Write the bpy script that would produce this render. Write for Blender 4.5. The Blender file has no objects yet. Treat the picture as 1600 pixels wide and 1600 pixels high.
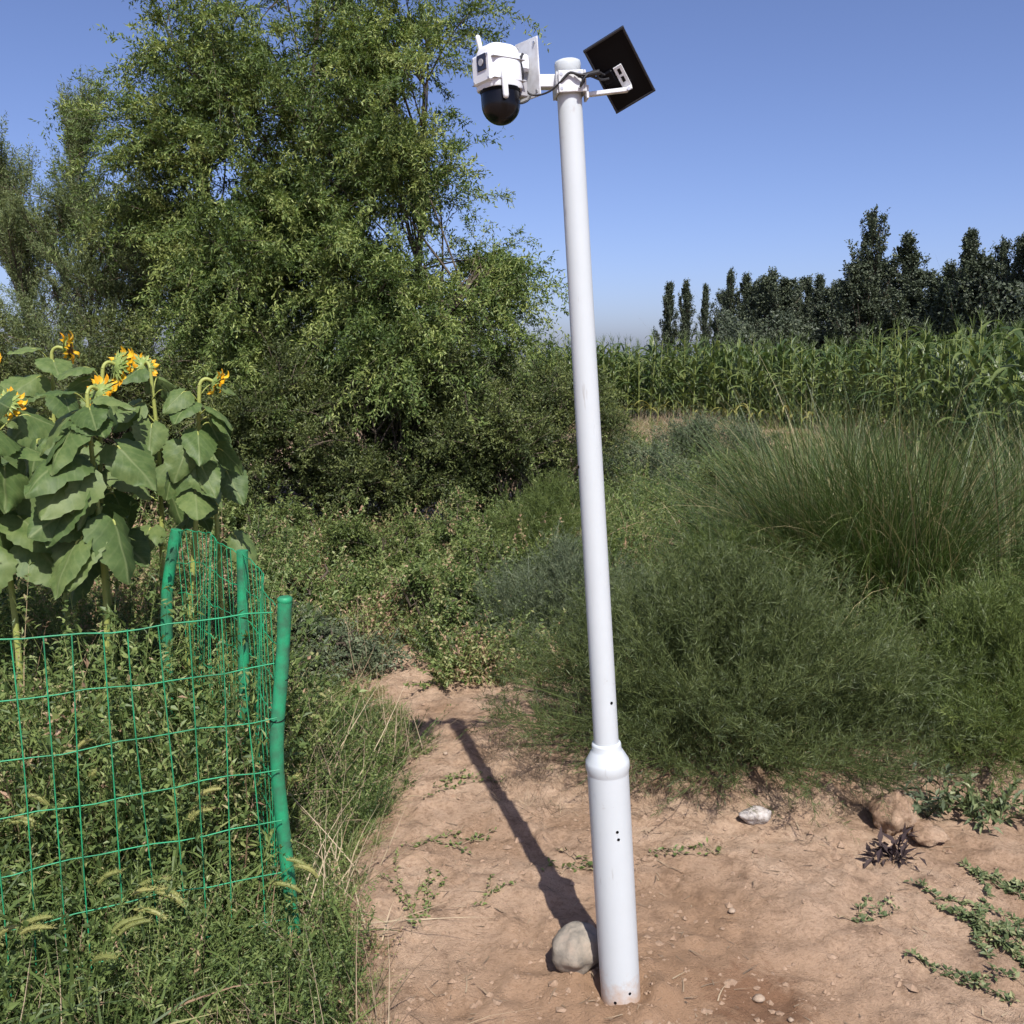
import bpy, math
import numpy as np
from mathutils import Vector, Matrix, Euler, noise as mnoise

# ------------------------------------------------------------------ camera, sky, sun, exposure
sc = bpy.context.scene
COL = sc.collection
R = math.radians

cam_d = bpy.data.cameras.new('camera')
cam_d.sensor_width = 36.0
cam_d.lens = 33.75
cam_d.clip_start = 0.05
cam_d.clip_end = 3000
cam = bpy.data.objects.new('camera', cam_d)
COL.objects.link(cam)
cam.location = (0, 0, 1.8)
cam.rotation_euler = (R(90 - 9.276), 0, 0)
sc.camera = cam

SUN_EL = R(52.0)
SUN_AZ = math.atan2(0.217, -0.976)          # measured clockwise from +Y
SUN_DIR = Vector((math.sin(SUN_AZ) * math.cos(SUN_EL), math.cos(SUN_AZ) * math.cos(SUN_EL), math.sin(SUN_EL)))

world = bpy.data.worlds.new('World')
sc.world = world
world.use_nodes = True
wn = world.node_tree
wn.nodes.clear()
sky = wn.nodes.new('ShaderNodeTexSky')
sky.sky_type = 'NISHITA'
sky.sun_disc = False
sky.sun_elevation = SUN_EL
sky.sun_rotation = SUN_AZ
sky.altitude = 0
sky.air_density = 0.7
sky.dust_density = 1.4
sky.ozone_density = 3.0
bg = wn.nodes.new('ShaderNodeBackground')
bg.inputs['Strength'].default_value = 0.104
wo = wn.nodes.new('ShaderNodeOutputWorld')
wb = wn.nodes.new('ShaderNodeMix')          # white balance of the sky colour
wb.data_type = 'RGBA'; wb.blend_type = 'MULTIPLY'; wb.inputs['Factor'].default_value = 1
wb.inputs['B'].default_value = (1.02, .965, 1.15, 1)
wn.links.new(sky.outputs[0], wb.inputs['A'])
wn.links.new(wb.outputs['Result'], bg.inputs['Color'])
wn.links.new(bg.outputs[0], wo.inputs['Surface'])

sun_d = bpy.data.lights.new('sun', 'SUN')
sun_d.energy = 5.0
sun_d.angle = R(0.5)
sun_d.color = (1.0, 0.965, 0.92)
sun = bpy.data.objects.new('sun', sun_d)
COL.objects.link(sun)
sun.location = (6, -20, 25)
sun.rotation_euler = (-SUN_DIR).to_track_quat('-Z', 'Y').to_euler()

sc.view_settings.view_transform = 'Standard'
sc.view_settings.look = 'None'
sc.view_settings.gamma = 1
sc.view_settings.use_curve_mapping = False
sc.view_settings.exposure = 0.42
sc.cycles.max_bounces = 4
sc.cycles.diffuse_bounces = 2
sc.cycles.glossy_bounces = 2
sc.cycles.transmission_bounces = 4
sc.cycles.transparent_max_bounces = 4
sc.cycles.use_adaptive_sampling = True
sc.cycles.adaptive_threshold = 0.03

# ------------------------------------------------------------------ helpers
rng = np.random.default_rng(11)


def seed(n):
    global rng
    rng = np.random.default_rng(n)


def U(a, b, s=None):
    return rng.uniform(a, b, s)


def unit(a):
    return a / np.maximum(np.linalg.norm(a, axis=-1, keepdims=True), 1e-9)


def rdir(n):
    return unit(rng.normal(size=(n, 3)))


UP = np.array([0, 0, 1.0])
_tab = np.random.default_rng(5).random((256, 256))


def vn(x, y):
    """smooth value noise, 0..1"""
    x = np.asarray(x, float); y = np.asarray(y, float)
    xi = np.floor(x).astype(int); yi = np.floor(y).astype(int)
    fx = x - xi; fy = y - yi
    fx = fx * fx * (3 - 2 * fx); fy = fy * fy * (3 - 2 * fy)
    a = _tab[xi & 255, yi & 255]; b = _tab[(xi + 1) & 255, yi & 255]
    c = _tab[xi & 255, (yi + 1) & 255]; d = _tab[(xi + 1) & 255, (yi + 1) & 255]
    return (a * (1 - fx) + b * fx) * (1 - fy) + (c * (1 - fx) + d * fx) * fy


class Geo:
    """collects faces; build() links them as one mesh object"""

    def __init__(self):
        self.V = []; self.F = []; self.n = 0

    def add(self, V, F, tint=0.5):
        V = np.asarray(V, float).reshape(-1, 3)
        F = np.asarray(F, int)
        t = np.broadcast_to(np.asarray(tint, float), (len(F),))
        self.V.append(V); self.F.append((F + self.n, t)); self.n += len(V)

    def arrays(self):
        V = np.concatenate(self.V)
        q = [(f, t) for f, t in self.F if f.shape[1] == 4]
        r = [(f, t) for f, t in self.F if f.shape[1] == 3]
        F4 = np.concatenate([f for f, _ in q]) if q else np.zeros((0, 4), int)
        T4 = np.concatenate([t for _, t in q]) if q else np.zeros(0)
        F3 = np.concatenate([f for f, _ in r]) if r else np.zeros((0, 3), int)
        T3 = np.concatenate([t for _, t in r]) if r else np.zeros(0)
        return V, F4, T4, F3, T3

    def mesh(self, name, mat, smooth=False):
        V, F4, T4, F3, T3 = self.arrays()
        me = bpy.data.meshes.new(name)
        me.vertices.add(len(V)); me.vertices.foreach_set('co', V.astype(np.float32).ravel())
        nl = F4.size + F3.size
        me.loops.add(nl)
        me.loops.foreach_set('vertex_index', np.concatenate([F4.ravel(), F3.ravel()]).astype(np.int32))
        npoly = len(F4) + len(F3)
        me.polygons.add(npoly)
        st = np.concatenate([np.arange(len(F4)) * 4, F4.size + np.arange(len(F3)) * 3]).astype(np.int32)
        me.polygons.foreach_set('loop_start', st)
        me.polygons.foreach_set('use_smooth', np.full(npoly, smooth))
        a = me.attributes.new('tint', 'FLOAT', 'FACE')
        a.data.foreach_set('value', np.concatenate([T4, T3]).astype(np.float32))
        me.update(calc_edges=True)
        me.materials.append(mat)
        return me

    def build(self, name, mat, parent=None, smooth=False):
        return link(name, self.mesh(name, mat, smooth), parent)


def link(name, me, parent=None):
    o = bpy.data.objects.new(name, me)
    COL.objects.link(o)
    if parent is not None:
        o.parent = parent
    return o


def empty(name, loc, rot=(0, 0, 0)):
    o = bpy.data.objects.new(name, None)
    o.empty_display_size = 0.1
    COL.objects.link(o)
    o.location = loc; o.rotation_euler = rot
    return o


def tag(o, label=None, cat=None, group=None, kind=None):
    if label: o['label'] = label
    if cat: o['category'] = cat
    if group: o['group'] = group
    if kind: o['kind'] = kind
    return o


def copy_tree(o, parent=None):
    c = o.copy(); COL.objects.link(c); c.parent = parent
    for ch in list(o.children):
        copy_tree(ch, c)
    return c


# ---- shape makers (all vectorised)
def leaves(g, P, D, N, L, W, tint, fold=0.12, curl=0.1, belly=0.45):
    n = len(P)
    D = unit(D); S = unit(np.cross(D, N)); N2 = np.cross(S, D)
    L = np.broadcast_to(L, (n,))[:, None]; W = np.broadcast_to(W, (n,))[:, None]
    b = P; t = P + D * L - N2 * L * curl
    m = P + D * L * belly
    l = m + S * W * .5 + N2 * W * fold
    r = m - S * W * .5 + N2 * W * fold
    V = np.stack([b, r, t, l], 1)
    F = np.arange(n * 4).reshape(n, 4)
    g.add(V, F, tint)


def ribbons(g, P, D, L, W, bend, tint, K=4, side=None, power=2.0, wide=None):
    """bent tapering blades: P + D L t + bend L t^power"""
    n = len(P)
    D = unit(D)
    L = np.broadcast_to(L, (n,))[:, None]; W = np.broadcast_to(W, (n,))
    bend = np.broadcast_to(bend, (n, 3))
    if side is None:
        side = unit(np.cross(D, rdir(n)))
    else:
        side = unit(side)
    t = np.linspace(0, 1, K + 1)
    C = P[:, None] + D[:, None] * (L[:, None] * t[None, :, None]) + bend[:, None] * (L[:, None] * (t ** power)[None, :, None])
    w = (1 - t ** 1.6) * .92 + .08 if wide is None else np.asarray(wide)
    off = side[:, None] * (W[:, None, None] * .5 * w[None, :, None])
    V = np.stack([C - off, C + off], 2)            # n,K+1,2,3
    idx = np.arange(n)[:, None] * (2 * (K + 1)) + np.arange(K)[None, :] * 2
    F = np.stack([idx, idx + 1, idx + 3, idx + 2], -1).reshape(-1, 4)
    tt = np.repeat(np.broadcast_to(tint, (n,)), K)
    g.add(V, F, tt)
    return C


def tubes(g, C, Rad, tint=0.5, s=5, cap=False):
    """C (n,m,3) centre lines, Rad (n,m)"""
    C = np.asarray(C, float)
    if C.ndim == 2: C = C[None]
    n, m, _ = C.shape
    Rad = np.broadcast_to(np.asarray(Rad, float), (n, m))
    T = unit(np.gradient(C, axis=1))
    ref = np.where(np.abs(T[..., 2:3]) > .9, np.array([1., 0, 0]), np.array([0, 0, 1.]))
    ref = np.broadcast_to(ref[:, m // 2:m // 2 + 1], T.shape)
    A = unit(np.cross(T, ref)); B = np.cross(T, A)
    a = np.arange(s) / s * 2 * math.pi
    V = C[:, :, None] + (A[:, :, None] * np.cos(a)[None, None, :, None] + B[:, :, None] * np.sin(a)[None, None, :, None]) * Rad[:, :, None, None]
    base = np.arange(n)[:, None, None] * (m * s) + np.arange(m - 1)[None, :, None] * s
    j = np.arange(s)[None, None, :]; k = (j + 1) % s
    F = np.stack([base + j, base + k, base + s + k, base + s + j], -1).reshape(-1, 4)
    tt = np.repeat(np.broadcast_to(tint, (n,)), (m - 1) * s)
    g.add(V, F, tt)
    if cap:
        for e in (0, m - 1):
            cen = C[:, e]
            ring = V[:, e]
            VV = np.concatenate([ring, cen[:, None]], 1)
            jj = np.arange(s)
            f = np.stack([jj, (jj + 1) % s, np.full(s, s)], -1) if e else np.stack([(jj + 1) % s, jj, np.full(s, s)], -1)
            FF = (np.arange(n)[:, None, None] * (s + 1) + f[None]).reshape(-1, 3)
            g.add(VV, FF, np.repeat(np.broadcast_to(tint, (n,)), s))


def lathe(g, prof, s=40, tint=.5, caps=True):
    """prof: list of (r, z) bottom to top round the local z axis"""
    prof = np.array(prof, float); m = len(prof)
    a = np.arange(s) / s * 2 * math.pi
    V = np.stack([prof[:, None, 0] * np.cos(a), prof[:, None, 0] * np.sin(a), np.broadcast_to(prof[:, 1:2], (m, s))], -1)
    b = np.arange(m - 1)[:, None] * s; j = np.arange(s)[None]; k = (j + 1) % s
    F = np.stack([b + j, b + k, b + s + k, b + s + j], -1).reshape(-1, 4)
    g.add(V, F, tint)
    if caps:
        for e, z in ((0, prof[0, 1]), (m - 1, prof[-1, 1])):
            if prof[e, 0] < 1e-4: continue
            VV = np.concatenate([V[e], [[0, 0, z]]]); jj = np.arange(s)
            FF = np.stack([jj, (jj + 1) % s, np.full(s, s)], -1)
            if e == 0: FF = FF[:, ::-1]
            g.add(VV, FF, tint)


def box(g, c, d, rot=None, tint=.5, bev=0.0):
    """box with bevelled vertical and horizontal edges (chamfer)"""
    d = np.array(d, float) / 2
    if bev <= 0:
        s = np.array([[x, y, z] for x in (-1, 1) for y in (-1, 1) for z in (-1, 1)], float) * d
        F = [[0, 1, 3, 2], [4, 6, 7, 5], [0, 4, 5, 1], [2, 3, 7, 6], [0, 2, 6, 4], [1, 5, 7, 3]]
        V = s
        F4, F3 = np.array(F), None
    else:
        V = []; 
        for sx in (-1, 1):
            for sy in (-1, 1):
                for sz in (-1, 1):
                    V += [[sx * d[0], sy * (d[1] - bev), sz * (d[2] - bev)],
                          [sx * (d[0] - bev), sy * d[1], sz * (d[2] - bev)],
                          [sx * (d[0] - bev), sy * (d[1] - bev), sz * d[2]]]
        V = np.array(V)
        def i(sx, sy, sz, k): return ((sx * 2 + sy) * 2 + sz) * 3 + k
        F4 = []; F3 = []
        for s_ in (0, 1):
            F4.append([i(s_, 0, 0, 0), i(s_, 1, 0, 0), i(s_, 1, 1, 0), i(s_, 0, 1, 0)])
            F4.append([i(0, s_, 0, 1), i(1, s_, 0, 1), i(1, s_, 1, 1), i(0, s_, 1, 1)])
            F4.append([i(0, 0, s_, 2), i(1, 0, s_, 2), i(1, 1, s_, 2), i(0, 1, s_, 2)])
        for a_ in (0, 1):
            for b_ in (0, 1):
                F4.append([i(a_, b_, 0, 0), i(a_, b_, 1, 0), i(a_, b_, 1, 1), i(a_, b_, 0, 1)])
                F4.append([i(a_, 0, b_, 0), i(a_, 1, b_, 0), i(a_, 1, b_, 2), i(a_, 0, b_, 2)])
                F4.append([i(0, a_, b_, 1), i(1, a_, b_, 1), i(1, a_, b_, 2), i(0, a_, b_, 2)])
        for a_ in (0, 1):
            for b_ in (0, 1):
                for c_ in (0, 1):
                    F3.append([i(a_, b_, c_, 0), i(a_, b_, c_, 1), i(a_, b_, c_, 2)])
        F4 = np.array(F4); F3 = np.array(F3)
        # make outward
        def fix(F):
            out = []
            for f in F:
                p = V[f]; nrm = np.cross(p[1] - p[0], p[2] - p[0])
                out.append(f if nrm @ p.mean(0) > 0 else f[::-1])
            return np.array(out)
        F4 = fix(F4); F3 = fix(F3)
    if rot is not None:
        V = V @ np.array(rot.to_3x3() if hasattr(rot, 'to_3x3') else rot).T
    V = V + np.array(c, float)
    off = g.n
    g.V.append(V); g.n += len(V)
    g.F.append((F4 + off, np.full(len(F4), tint)))
    if F3 is not None: g.F.append((F3 + off, np.full(len(F3), tint)))


def rotm(euler):
    return np.array(Euler(euler).to_matrix())


# ---- materials
def mat_new(name):
    m = bpy.data.materials.new(name)
    m.use_nodes = True
    nt = m.node_tree
    nt.nodes.clear()
    out = nt.nodes.new('ShaderNodeOutputMaterial')
    return m, nt, out


def ramp(nt, stops):
    r = nt.nodes.new('ShaderNodeValToRGB')
    e = r.color_ramp.elements
    while len(e) < len(stops): e.new(0.5)
    for k, (p, c) in enumerate(stops):
        e[k].position = p; e[k].color = (*c, 1)
    return r


def noise(nt, scale, detail=4, rough=.55, coord='Object', vec=None):
    n = nt.nodes.new('ShaderNodeTexNoise')
    n.inputs['Scale'].default_value = scale
    n.inputs['Detail'].default_value = detail
    n.inputs['Roughness'].default_value = rough
    if vec is None:
        tc = nt.nodes.new('ShaderNodeTexCoord'); vec = tc.outputs[coord]
    nt.links.new(vec, n.inputs['Vector'])
    return n


def leaf_mat(name, stops, trans=0.3, rough=0.5, spec=0.35, jitter=0.0):
    """foliage: the colour of each leaf comes from its own tint; light also passes through"""
    m, nt, out = mat_new(name)
    at = nt.nodes.new('ShaderNodeAttribute'); at.attribute_name = 'tint'
    r = ramp(nt, stops)
    nt.links.new(at.outputs['Fac'], r.inputs['Fac'])
    p = nt.nodes.new('ShaderNodeBsdfPrincipled')
    p.inputs['Roughness'].default_value = rough
    p.inputs['Specular IOR Level'].default_value = spec
    nt.links.new(r.outputs[0], p.inputs['Base Color'])
    if trans > 0:
        tr = nt.nodes.new('ShaderNodeBsdfTranslucent')
        hs = nt.nodes.new('ShaderNodeHueSaturation')
        hs.inputs['Saturation'].default_value = 1.15; hs.inputs['Value'].default_value = 1.25
        nt.links.new(r.outputs[0], hs.inputs['Color'])
        nt.links.new(hs.outputs[0], tr.inputs['Color'])
        mx = nt.nodes.new('ShaderNodeMixShader'); mx.inputs[0].default_value = trans
        nt.links.new(p.outputs[0], mx.inputs[1]); nt.links.new(tr.outputs[0], mx.inputs[2])
        nt.links.new(mx.outputs[0], out.inputs['Surface'])
    else:
        nt.links.new(p.outputs[0], out.inputs['Surface'])
    return m


def plain_mat(name, col, rough=.5, spec=.5, metal=0., var=None, vscale=30, bump=0, bscale=200):
    m, nt, out = mat_new(name)
    p = nt.nodes.new('ShaderNodeBsdfPrincipled')
    p.inputs['Roughness'].default_value = rough
    p.inputs['Specular IOR Level'].default_value = spec
    p.inputs['Metallic'].default_value = metal
    p.inputs['Base Color'].default_value = (*col, 1)
    if var is not None:
        n = noise(nt, vscale)
        r = ramp(nt, [(0.35, var), (0.62, col)])
        nt.links.new(n.outputs['Fac'], r.inputs['Fac'])
        nt.links.new(r.outputs[0], p.inputs['Base Color'])
    if bump:
        n2 = noise(nt, bscale)
        b = nt.nodes.new('ShaderNodeBump'); b.inputs['Strength'].default_value = bump; b.inputs['Distance'].default_value = .004
        nt.links.new(n2.outputs['Fac'], b.inputs['Height']); nt.links.new(b.outputs[0], p.inputs['Normal'])
    nt.links.new(p.outputs[0], out.inputs['Surface'])
    return m


G_ELM = leaf_mat('elm_leaf', [(0, (.05, .084, .022)), (.5, (.13, .186, .047)), (1, (.31, .355, .11))], .28)
G_TAM = leaf_mat('tamarisk_leaf', [(0, (.065, .095, .036)), (.5, (.135, .175, .065)), (1, (.23, .27, .11))], .3)
G_BUSH = leaf_mat('bush_leaf', [(0, (.045, .062, .02)), (.5, (.098, .125, .036)), (1, (.2, .225, .07))], .25)
G_FEATHER = leaf_mat('feather_leaf', [(0, (.044, .062, .022)), (.5, (.082, .108, .034)), (1, (.16, .19, .066))], .25)
G_LIGHT = leaf_mat('light_feather_leaf', [(0, (.055, .08, .022)), (.5, (.105, .145, .036)), (1, (.19, .225, .065))], .3)
G_SAGE = leaf_mat('sage_leaf', [(0, (.06, .08, .042)), (.5, (.11, .14, .075)), (1, (.2, .225, .125))], .2)
G_TUS = leaf_mat('tussock_blade', [(0, (.04, .064, .02)), (.5, (.075, .118, .032)), (.85, (.145, .19, .058)), (1, (.34, .29, .15))], .25, .45, .4)
G_WEED = leaf_mat('weed_leaf', [(0, (.05, .082, .024)), (.4, (.115, .165, .046)), (.75, (.215, .265, .085)), (.92, (.35, .32, .155)), (1, (.38, .25, .16))], .3)
G_CORN = leaf_mat('corn_leaf', [(0, (.03, .052, .016)), (.5, (.066, .104, .03)), (.8, (.165, .205, .062)), (1, (.36, .33, .10))], .3, .42, .45)
G_POP = leaf_mat('poplar_leaf', [(0, (.04, .052, .034)), (.5, (.07, .088, .05)), (1, (.13, .15, .08))], .15)
G_FOX = leaf_mat('foxtail', [(0, (.12, .15, .04)), (.5, (.24, .26, .08)), (1, (.38, .35, .13))], .3)
G_VINE = leaf_mat('vine_leaf', [(0, (.06, .085, .035)), (.5, (.13, .17, .07)), (1, (.36, .36, .18))], .25)
G_DRY = leaf_mat('dry_stalk', [(0, (.12, .09, .065)), (.5, (.27, .2, .13)), (1, (.48, .39, .26))], .1, .8, .2)
G_DARK = leaf_mat('withered_leaf', [(0, (.03, .02, .022)), (1, (.07, .05, .045))], .05, .8, .2)
WOOD = leaf_mat('bark', [(0, (.045, .035, .026)), (.5, (.10, .08, .058)), (1, (.19, .155, .11))], 0, .85, .2)
STALK = leaf_mat('stalk', [(0, (.14, .18, .05)), (.5, (.28, .31, .08)), (1, (.42, .42, .16))], 0, .55, .35)

# ------------------------------------------------------------------ ground
PATH = np.array([(1.6, -.25), (2.2, -.30), (2.4, -.34), (2.9, -.49), (3.3, -.50), (3.6, -.45), (3.85, -.40), (4.1, -.33),
                 (4.4, -.56), (4.8, -.64), (5.6, -.92), (6.1, -.85), (7.0, -.9)])


def path_left(y):
    return np.interp(y, PATH[:, 0], PATH[:, 1]) + .05 * (vn(np.asarray(y) * 7 + 3, np.asarray(y) * 0 + 9) - .5)


def ground_z(x, y):
    x = np.asarray(x, float); y = np.asarray(y, float)
    near = np.clip(1 - (np.abs(y) - 6) / 6, 0, 1) * np.clip(1 - (np.abs(x) - 4) / 4, 0, 1)
    z = .10 * (vn(x * .5 + 11, y * .5 + 5) - .5)
    z = z + near * (.045 * (vn(x * 2.1, y * 2.1) - .5) + .028 * (vn(x * 6.3 + 40, y * 6.3) - .5) + .020 * (vn(x * 17, y * 17 + 8) - .5)
                    + .006 * (vn(x * 43, y * 43) - .5))
    z = z + .004 * near * np.maximum(0, vn(x * 30 + 5, y * 30) - .62) * 12
    # soil bank: the weedy side lies a little lower than the bare pad
    e = path_left(np.clip(y, 1.6, 7)) - x
    z = z - .09 * np.clip(e / .22, 0, 1) * np.clip((5.5 - y) / 1.5, 0, 1)
    # dug-over soil around the foot of the pole
    r = np.hypot(x - .31, y - 2.47)
    z = z + .05 * np.exp(-((r - .11) / .06) ** 2) * vn(x * 22, y * 22) - .02 * np.exp(-(r / .5) ** 2)
    r2 = np.hypot(x - .72, y - 2.47)
    z = z - .018 * np.exp(-(r2 / .09) ** 2) * near
    z = z + .18 * np.exp(-(np.hypot(x - 2.65, (y - 6.1) * 1.0) / .8) ** 2) + .18 * np.exp(-(np.hypot(x - 4.0, y - 7.0) / .9) ** 2)
    return z - ground_off


ground_off = 0.0
ground_off = float(ground_z(.31, 2.47)) + .0


def axis(lo_f, hi_f, step, lo, hi, grow=1.22):
    a = list(np.arange(lo_f, hi_f + 1e-6, step))
    s = step
    while a[-1] < hi:
        s = min(s * grow, 80); a.append(a[-1] + s)
    s = step
    while a[0] > lo:
        s = min(s * grow, 80); a.insert(0, a[0] - s)
    return np.array(a)


ax = axis(-1.2, 2.6, .017, -700, 700)
ay = axis(2.0, 6.0, .017, -60, 900)
gx, gy = np.meshgrid(ax, ay)
gz = ground_z(gx, gy)
g = Geo()
nx, ny = len(ax), len(ay)
i0 = (np.arange(ny - 1)[:, None] * nx + np.arange(nx - 1)[None]).ravel()
g.add(np.stack([gx, gy, gz], -1), np.stack([i0, i0 + 1, i0 + nx + 1, i0 + nx], -1))


def soil_material():
    m, nt, out = mat_new('sandy_soil')
    L = nt.links
    tc = nt.nodes.new('ShaderNodeTexCoord'); P = tc.outputs['Object']
    n1 = noise(nt, 1.3, 5, .6, vec=P); n2 = noise(nt, 9, 6, .65, vec=P); n3 = noise(nt, 70, 4, .6, vec=P)
    c1 = ramp(nt, [(.30, (.225, .149, .097)), (.46, (.37, .256, .170)), (.68, (.43, .31, .215))])
    L.new(n2.outputs['Fac'], c1.inputs['Fac'])
    c2 = ramp(nt, [(.34, (.70, .64, .58)), (.52, (1, 1, 1))])
    L.new(n1.outputs['Fac'], c2.inputs['Fac'])
    mu = nt.nodes.new('ShaderNodeMix'); mu.data_type = 'RGBA'; mu.blend_type = 'MULTIPLY'; mu.inputs['Factor'].default_value = 1
    L.new(c1.outputs[0], mu.inputs['A']); L.new(c2.outputs[0], mu.inputs['B'])
    c3 = ramp(nt, [(.3, (.62, .58, .54)), (.52, (1, 1, 1)), (.75, (1.12, 1.1, 1.08))])
    L.new(n3.outputs['Fac'], c3.inputs['Fac'])
    mu2 = nt.nodes.new('ShaderNodeMix'); mu2.data_type = 'RGBA'; mu2.blend_type = 'MULTIPLY'; mu2.inputs['Factor'].default_value = .75
    L.new(mu.outputs['Result'], mu2.inputs['A']); L.new(c3.outputs[0], mu2.inputs['B'])
    # freshly dug, redder earth round the pole
    vm = nt.nodes.new('ShaderNodeVectorMath'); vm.operation = 'DISTANCE'; vm.inputs[1].default_value = (.42, 2.3, 0)
    L.new(P, vm.inputs[0])
    ad = nt.nodes.new('ShaderNodeMath'); ad.operation = 'MULTIPLY_ADD'; ad.inputs[1].default_value = -.9
    L.new(n2.outputs['Fac'], ad.inputs[0]); L.new(vm.outputs['Value'], ad.inputs[2])
    mr = nt.nodes.new('ShaderNodeMapRange'); mr.inputs['From Min'].default_value = -.15; mr.inputs['From Max'].default_value = .35
    mr.inputs['To Min'].default_value = .75; mr.inputs['To Max'].default_value = 0
    L.new(ad.outputs[0], mr.inputs['Value'])
    mx = nt.nodes.new('ShaderNodeMix'); mx.data_type = 'RGBA'
    L.new(mr.outputs[0], mx.inputs['Factor']); L.new(mu2.outputs['Result'], mx.inputs['A'])
    mx.inputs['B'].default_value = (.255, .155, .09, 1)
    # darker earth thrown out of the small hollow
    vm2 = nt.nodes.new('ShaderNodeVectorMath'); vm2.operation = 'DISTANCE'; vm2.inputs[1].default_value = (.70, 2.46, 0)
    L.new(P, vm2.inputs[0])
    ad2 = nt.nodes.new('ShaderNodeMath'); ad2.operation = 'MULTIPLY_ADD'; ad2.inputs[1].default_value = -.35
    n6 = noise(nt, 22, 4, .7, vec=P)
    L.new(n6.outputs['Fac'], ad2.inputs[0]); L.new(vm2.outputs['Value'], ad2.inputs[2])
    mr2 = nt.nodes.new('ShaderNodeMapRange'); mr2.inputs['From Min'].default_value = -.10; mr2.inputs['From Max'].default_value = .0
    mr2.inputs['To Min'].default_value = .8; mr2.inputs['To Max'].default_value = 0
    L.new(ad2.outputs[0], mr2.inputs['Value'])
    mh = nt.nodes.new('ShaderNodeMix'); mh.data_type = 'RGBA'
    L.new(mr2.outputs[0], mh.inputs['Factor']); L.new(mx.outputs['Result'], mh.inputs['A']); mh.inputs['B'].default_value = (.17, .09, .05, 1)
    mx = mh
    sy = nt.nodes.new('ShaderNodeSeparateXYZ'); L.new(P, sy.inputs[0])
    mf = nt.nodes.new('ShaderNodeMapRange'); mf.inputs['From Min'].default_value = 21; mf.inputs['From Max'].default_value = 30
    L.new(sy.outputs['Y'], mf.inputs['Value'])
    mg = nt.nodes.new('ShaderNodeMix'); mg.data_type = 'RGBA'
    L.new(mf.outputs[0], mg.inputs['Factor']); L.new(mx.outputs['Result'], mg.inputs['A']); mg.inputs['B'].default_value = (.085, .095, .035, 1)
    mx = mg
    p = nt.nodes.new('ShaderNodeBsdfPrincipled')
    p.inputs['Roughness'].default_value = .95; p.inputs['Specular IOR Level'].default_value = .15
    L.new(mx.outputs['Result'], p.inputs['Base Color'])
    b1 = nt.nodes.new('ShaderNodeBump'); b1.inputs['Strength'].default_value = .8; b1.inputs['Distance'].default_value = .012
    n4 = noise(nt, 160, 5, .7, vec=P)
    L.new(n4.outputs['Fac'], b1.inputs['Height'])
    b2 = nt.nodes.new('ShaderNodeBump'); b2.inputs['Strength'].default_value = .45; b2.inputs['Distance'].default_value = .012
    n5 = noise(nt, 45, 5, .65, vec=P)
    L.new(n5.outputs['Fac'], b2.inputs['Height']); L.new(b1.outputs[0], b2.inputs['Normal'])
    L.new(b2.outputs[0], p.inputs['Normal'])
    L.new(p.outputs[0], out.inputs['Surface'])
    return m


SOIL = soil_material()
o = g.build('ground', SOIL, smooth=True)
tag(o, kind='structure')


def gz1(x, y):
    return float(ground_z(x, y))


# ------------------------------------------------------------------ foliage builders
def bez(B0, B1, B2, t):
    t = t[..., None]
    return B0 * (1 - t) ** 2 + 2 * B1 * t * (1 - t) + B2 * t * t


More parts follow.
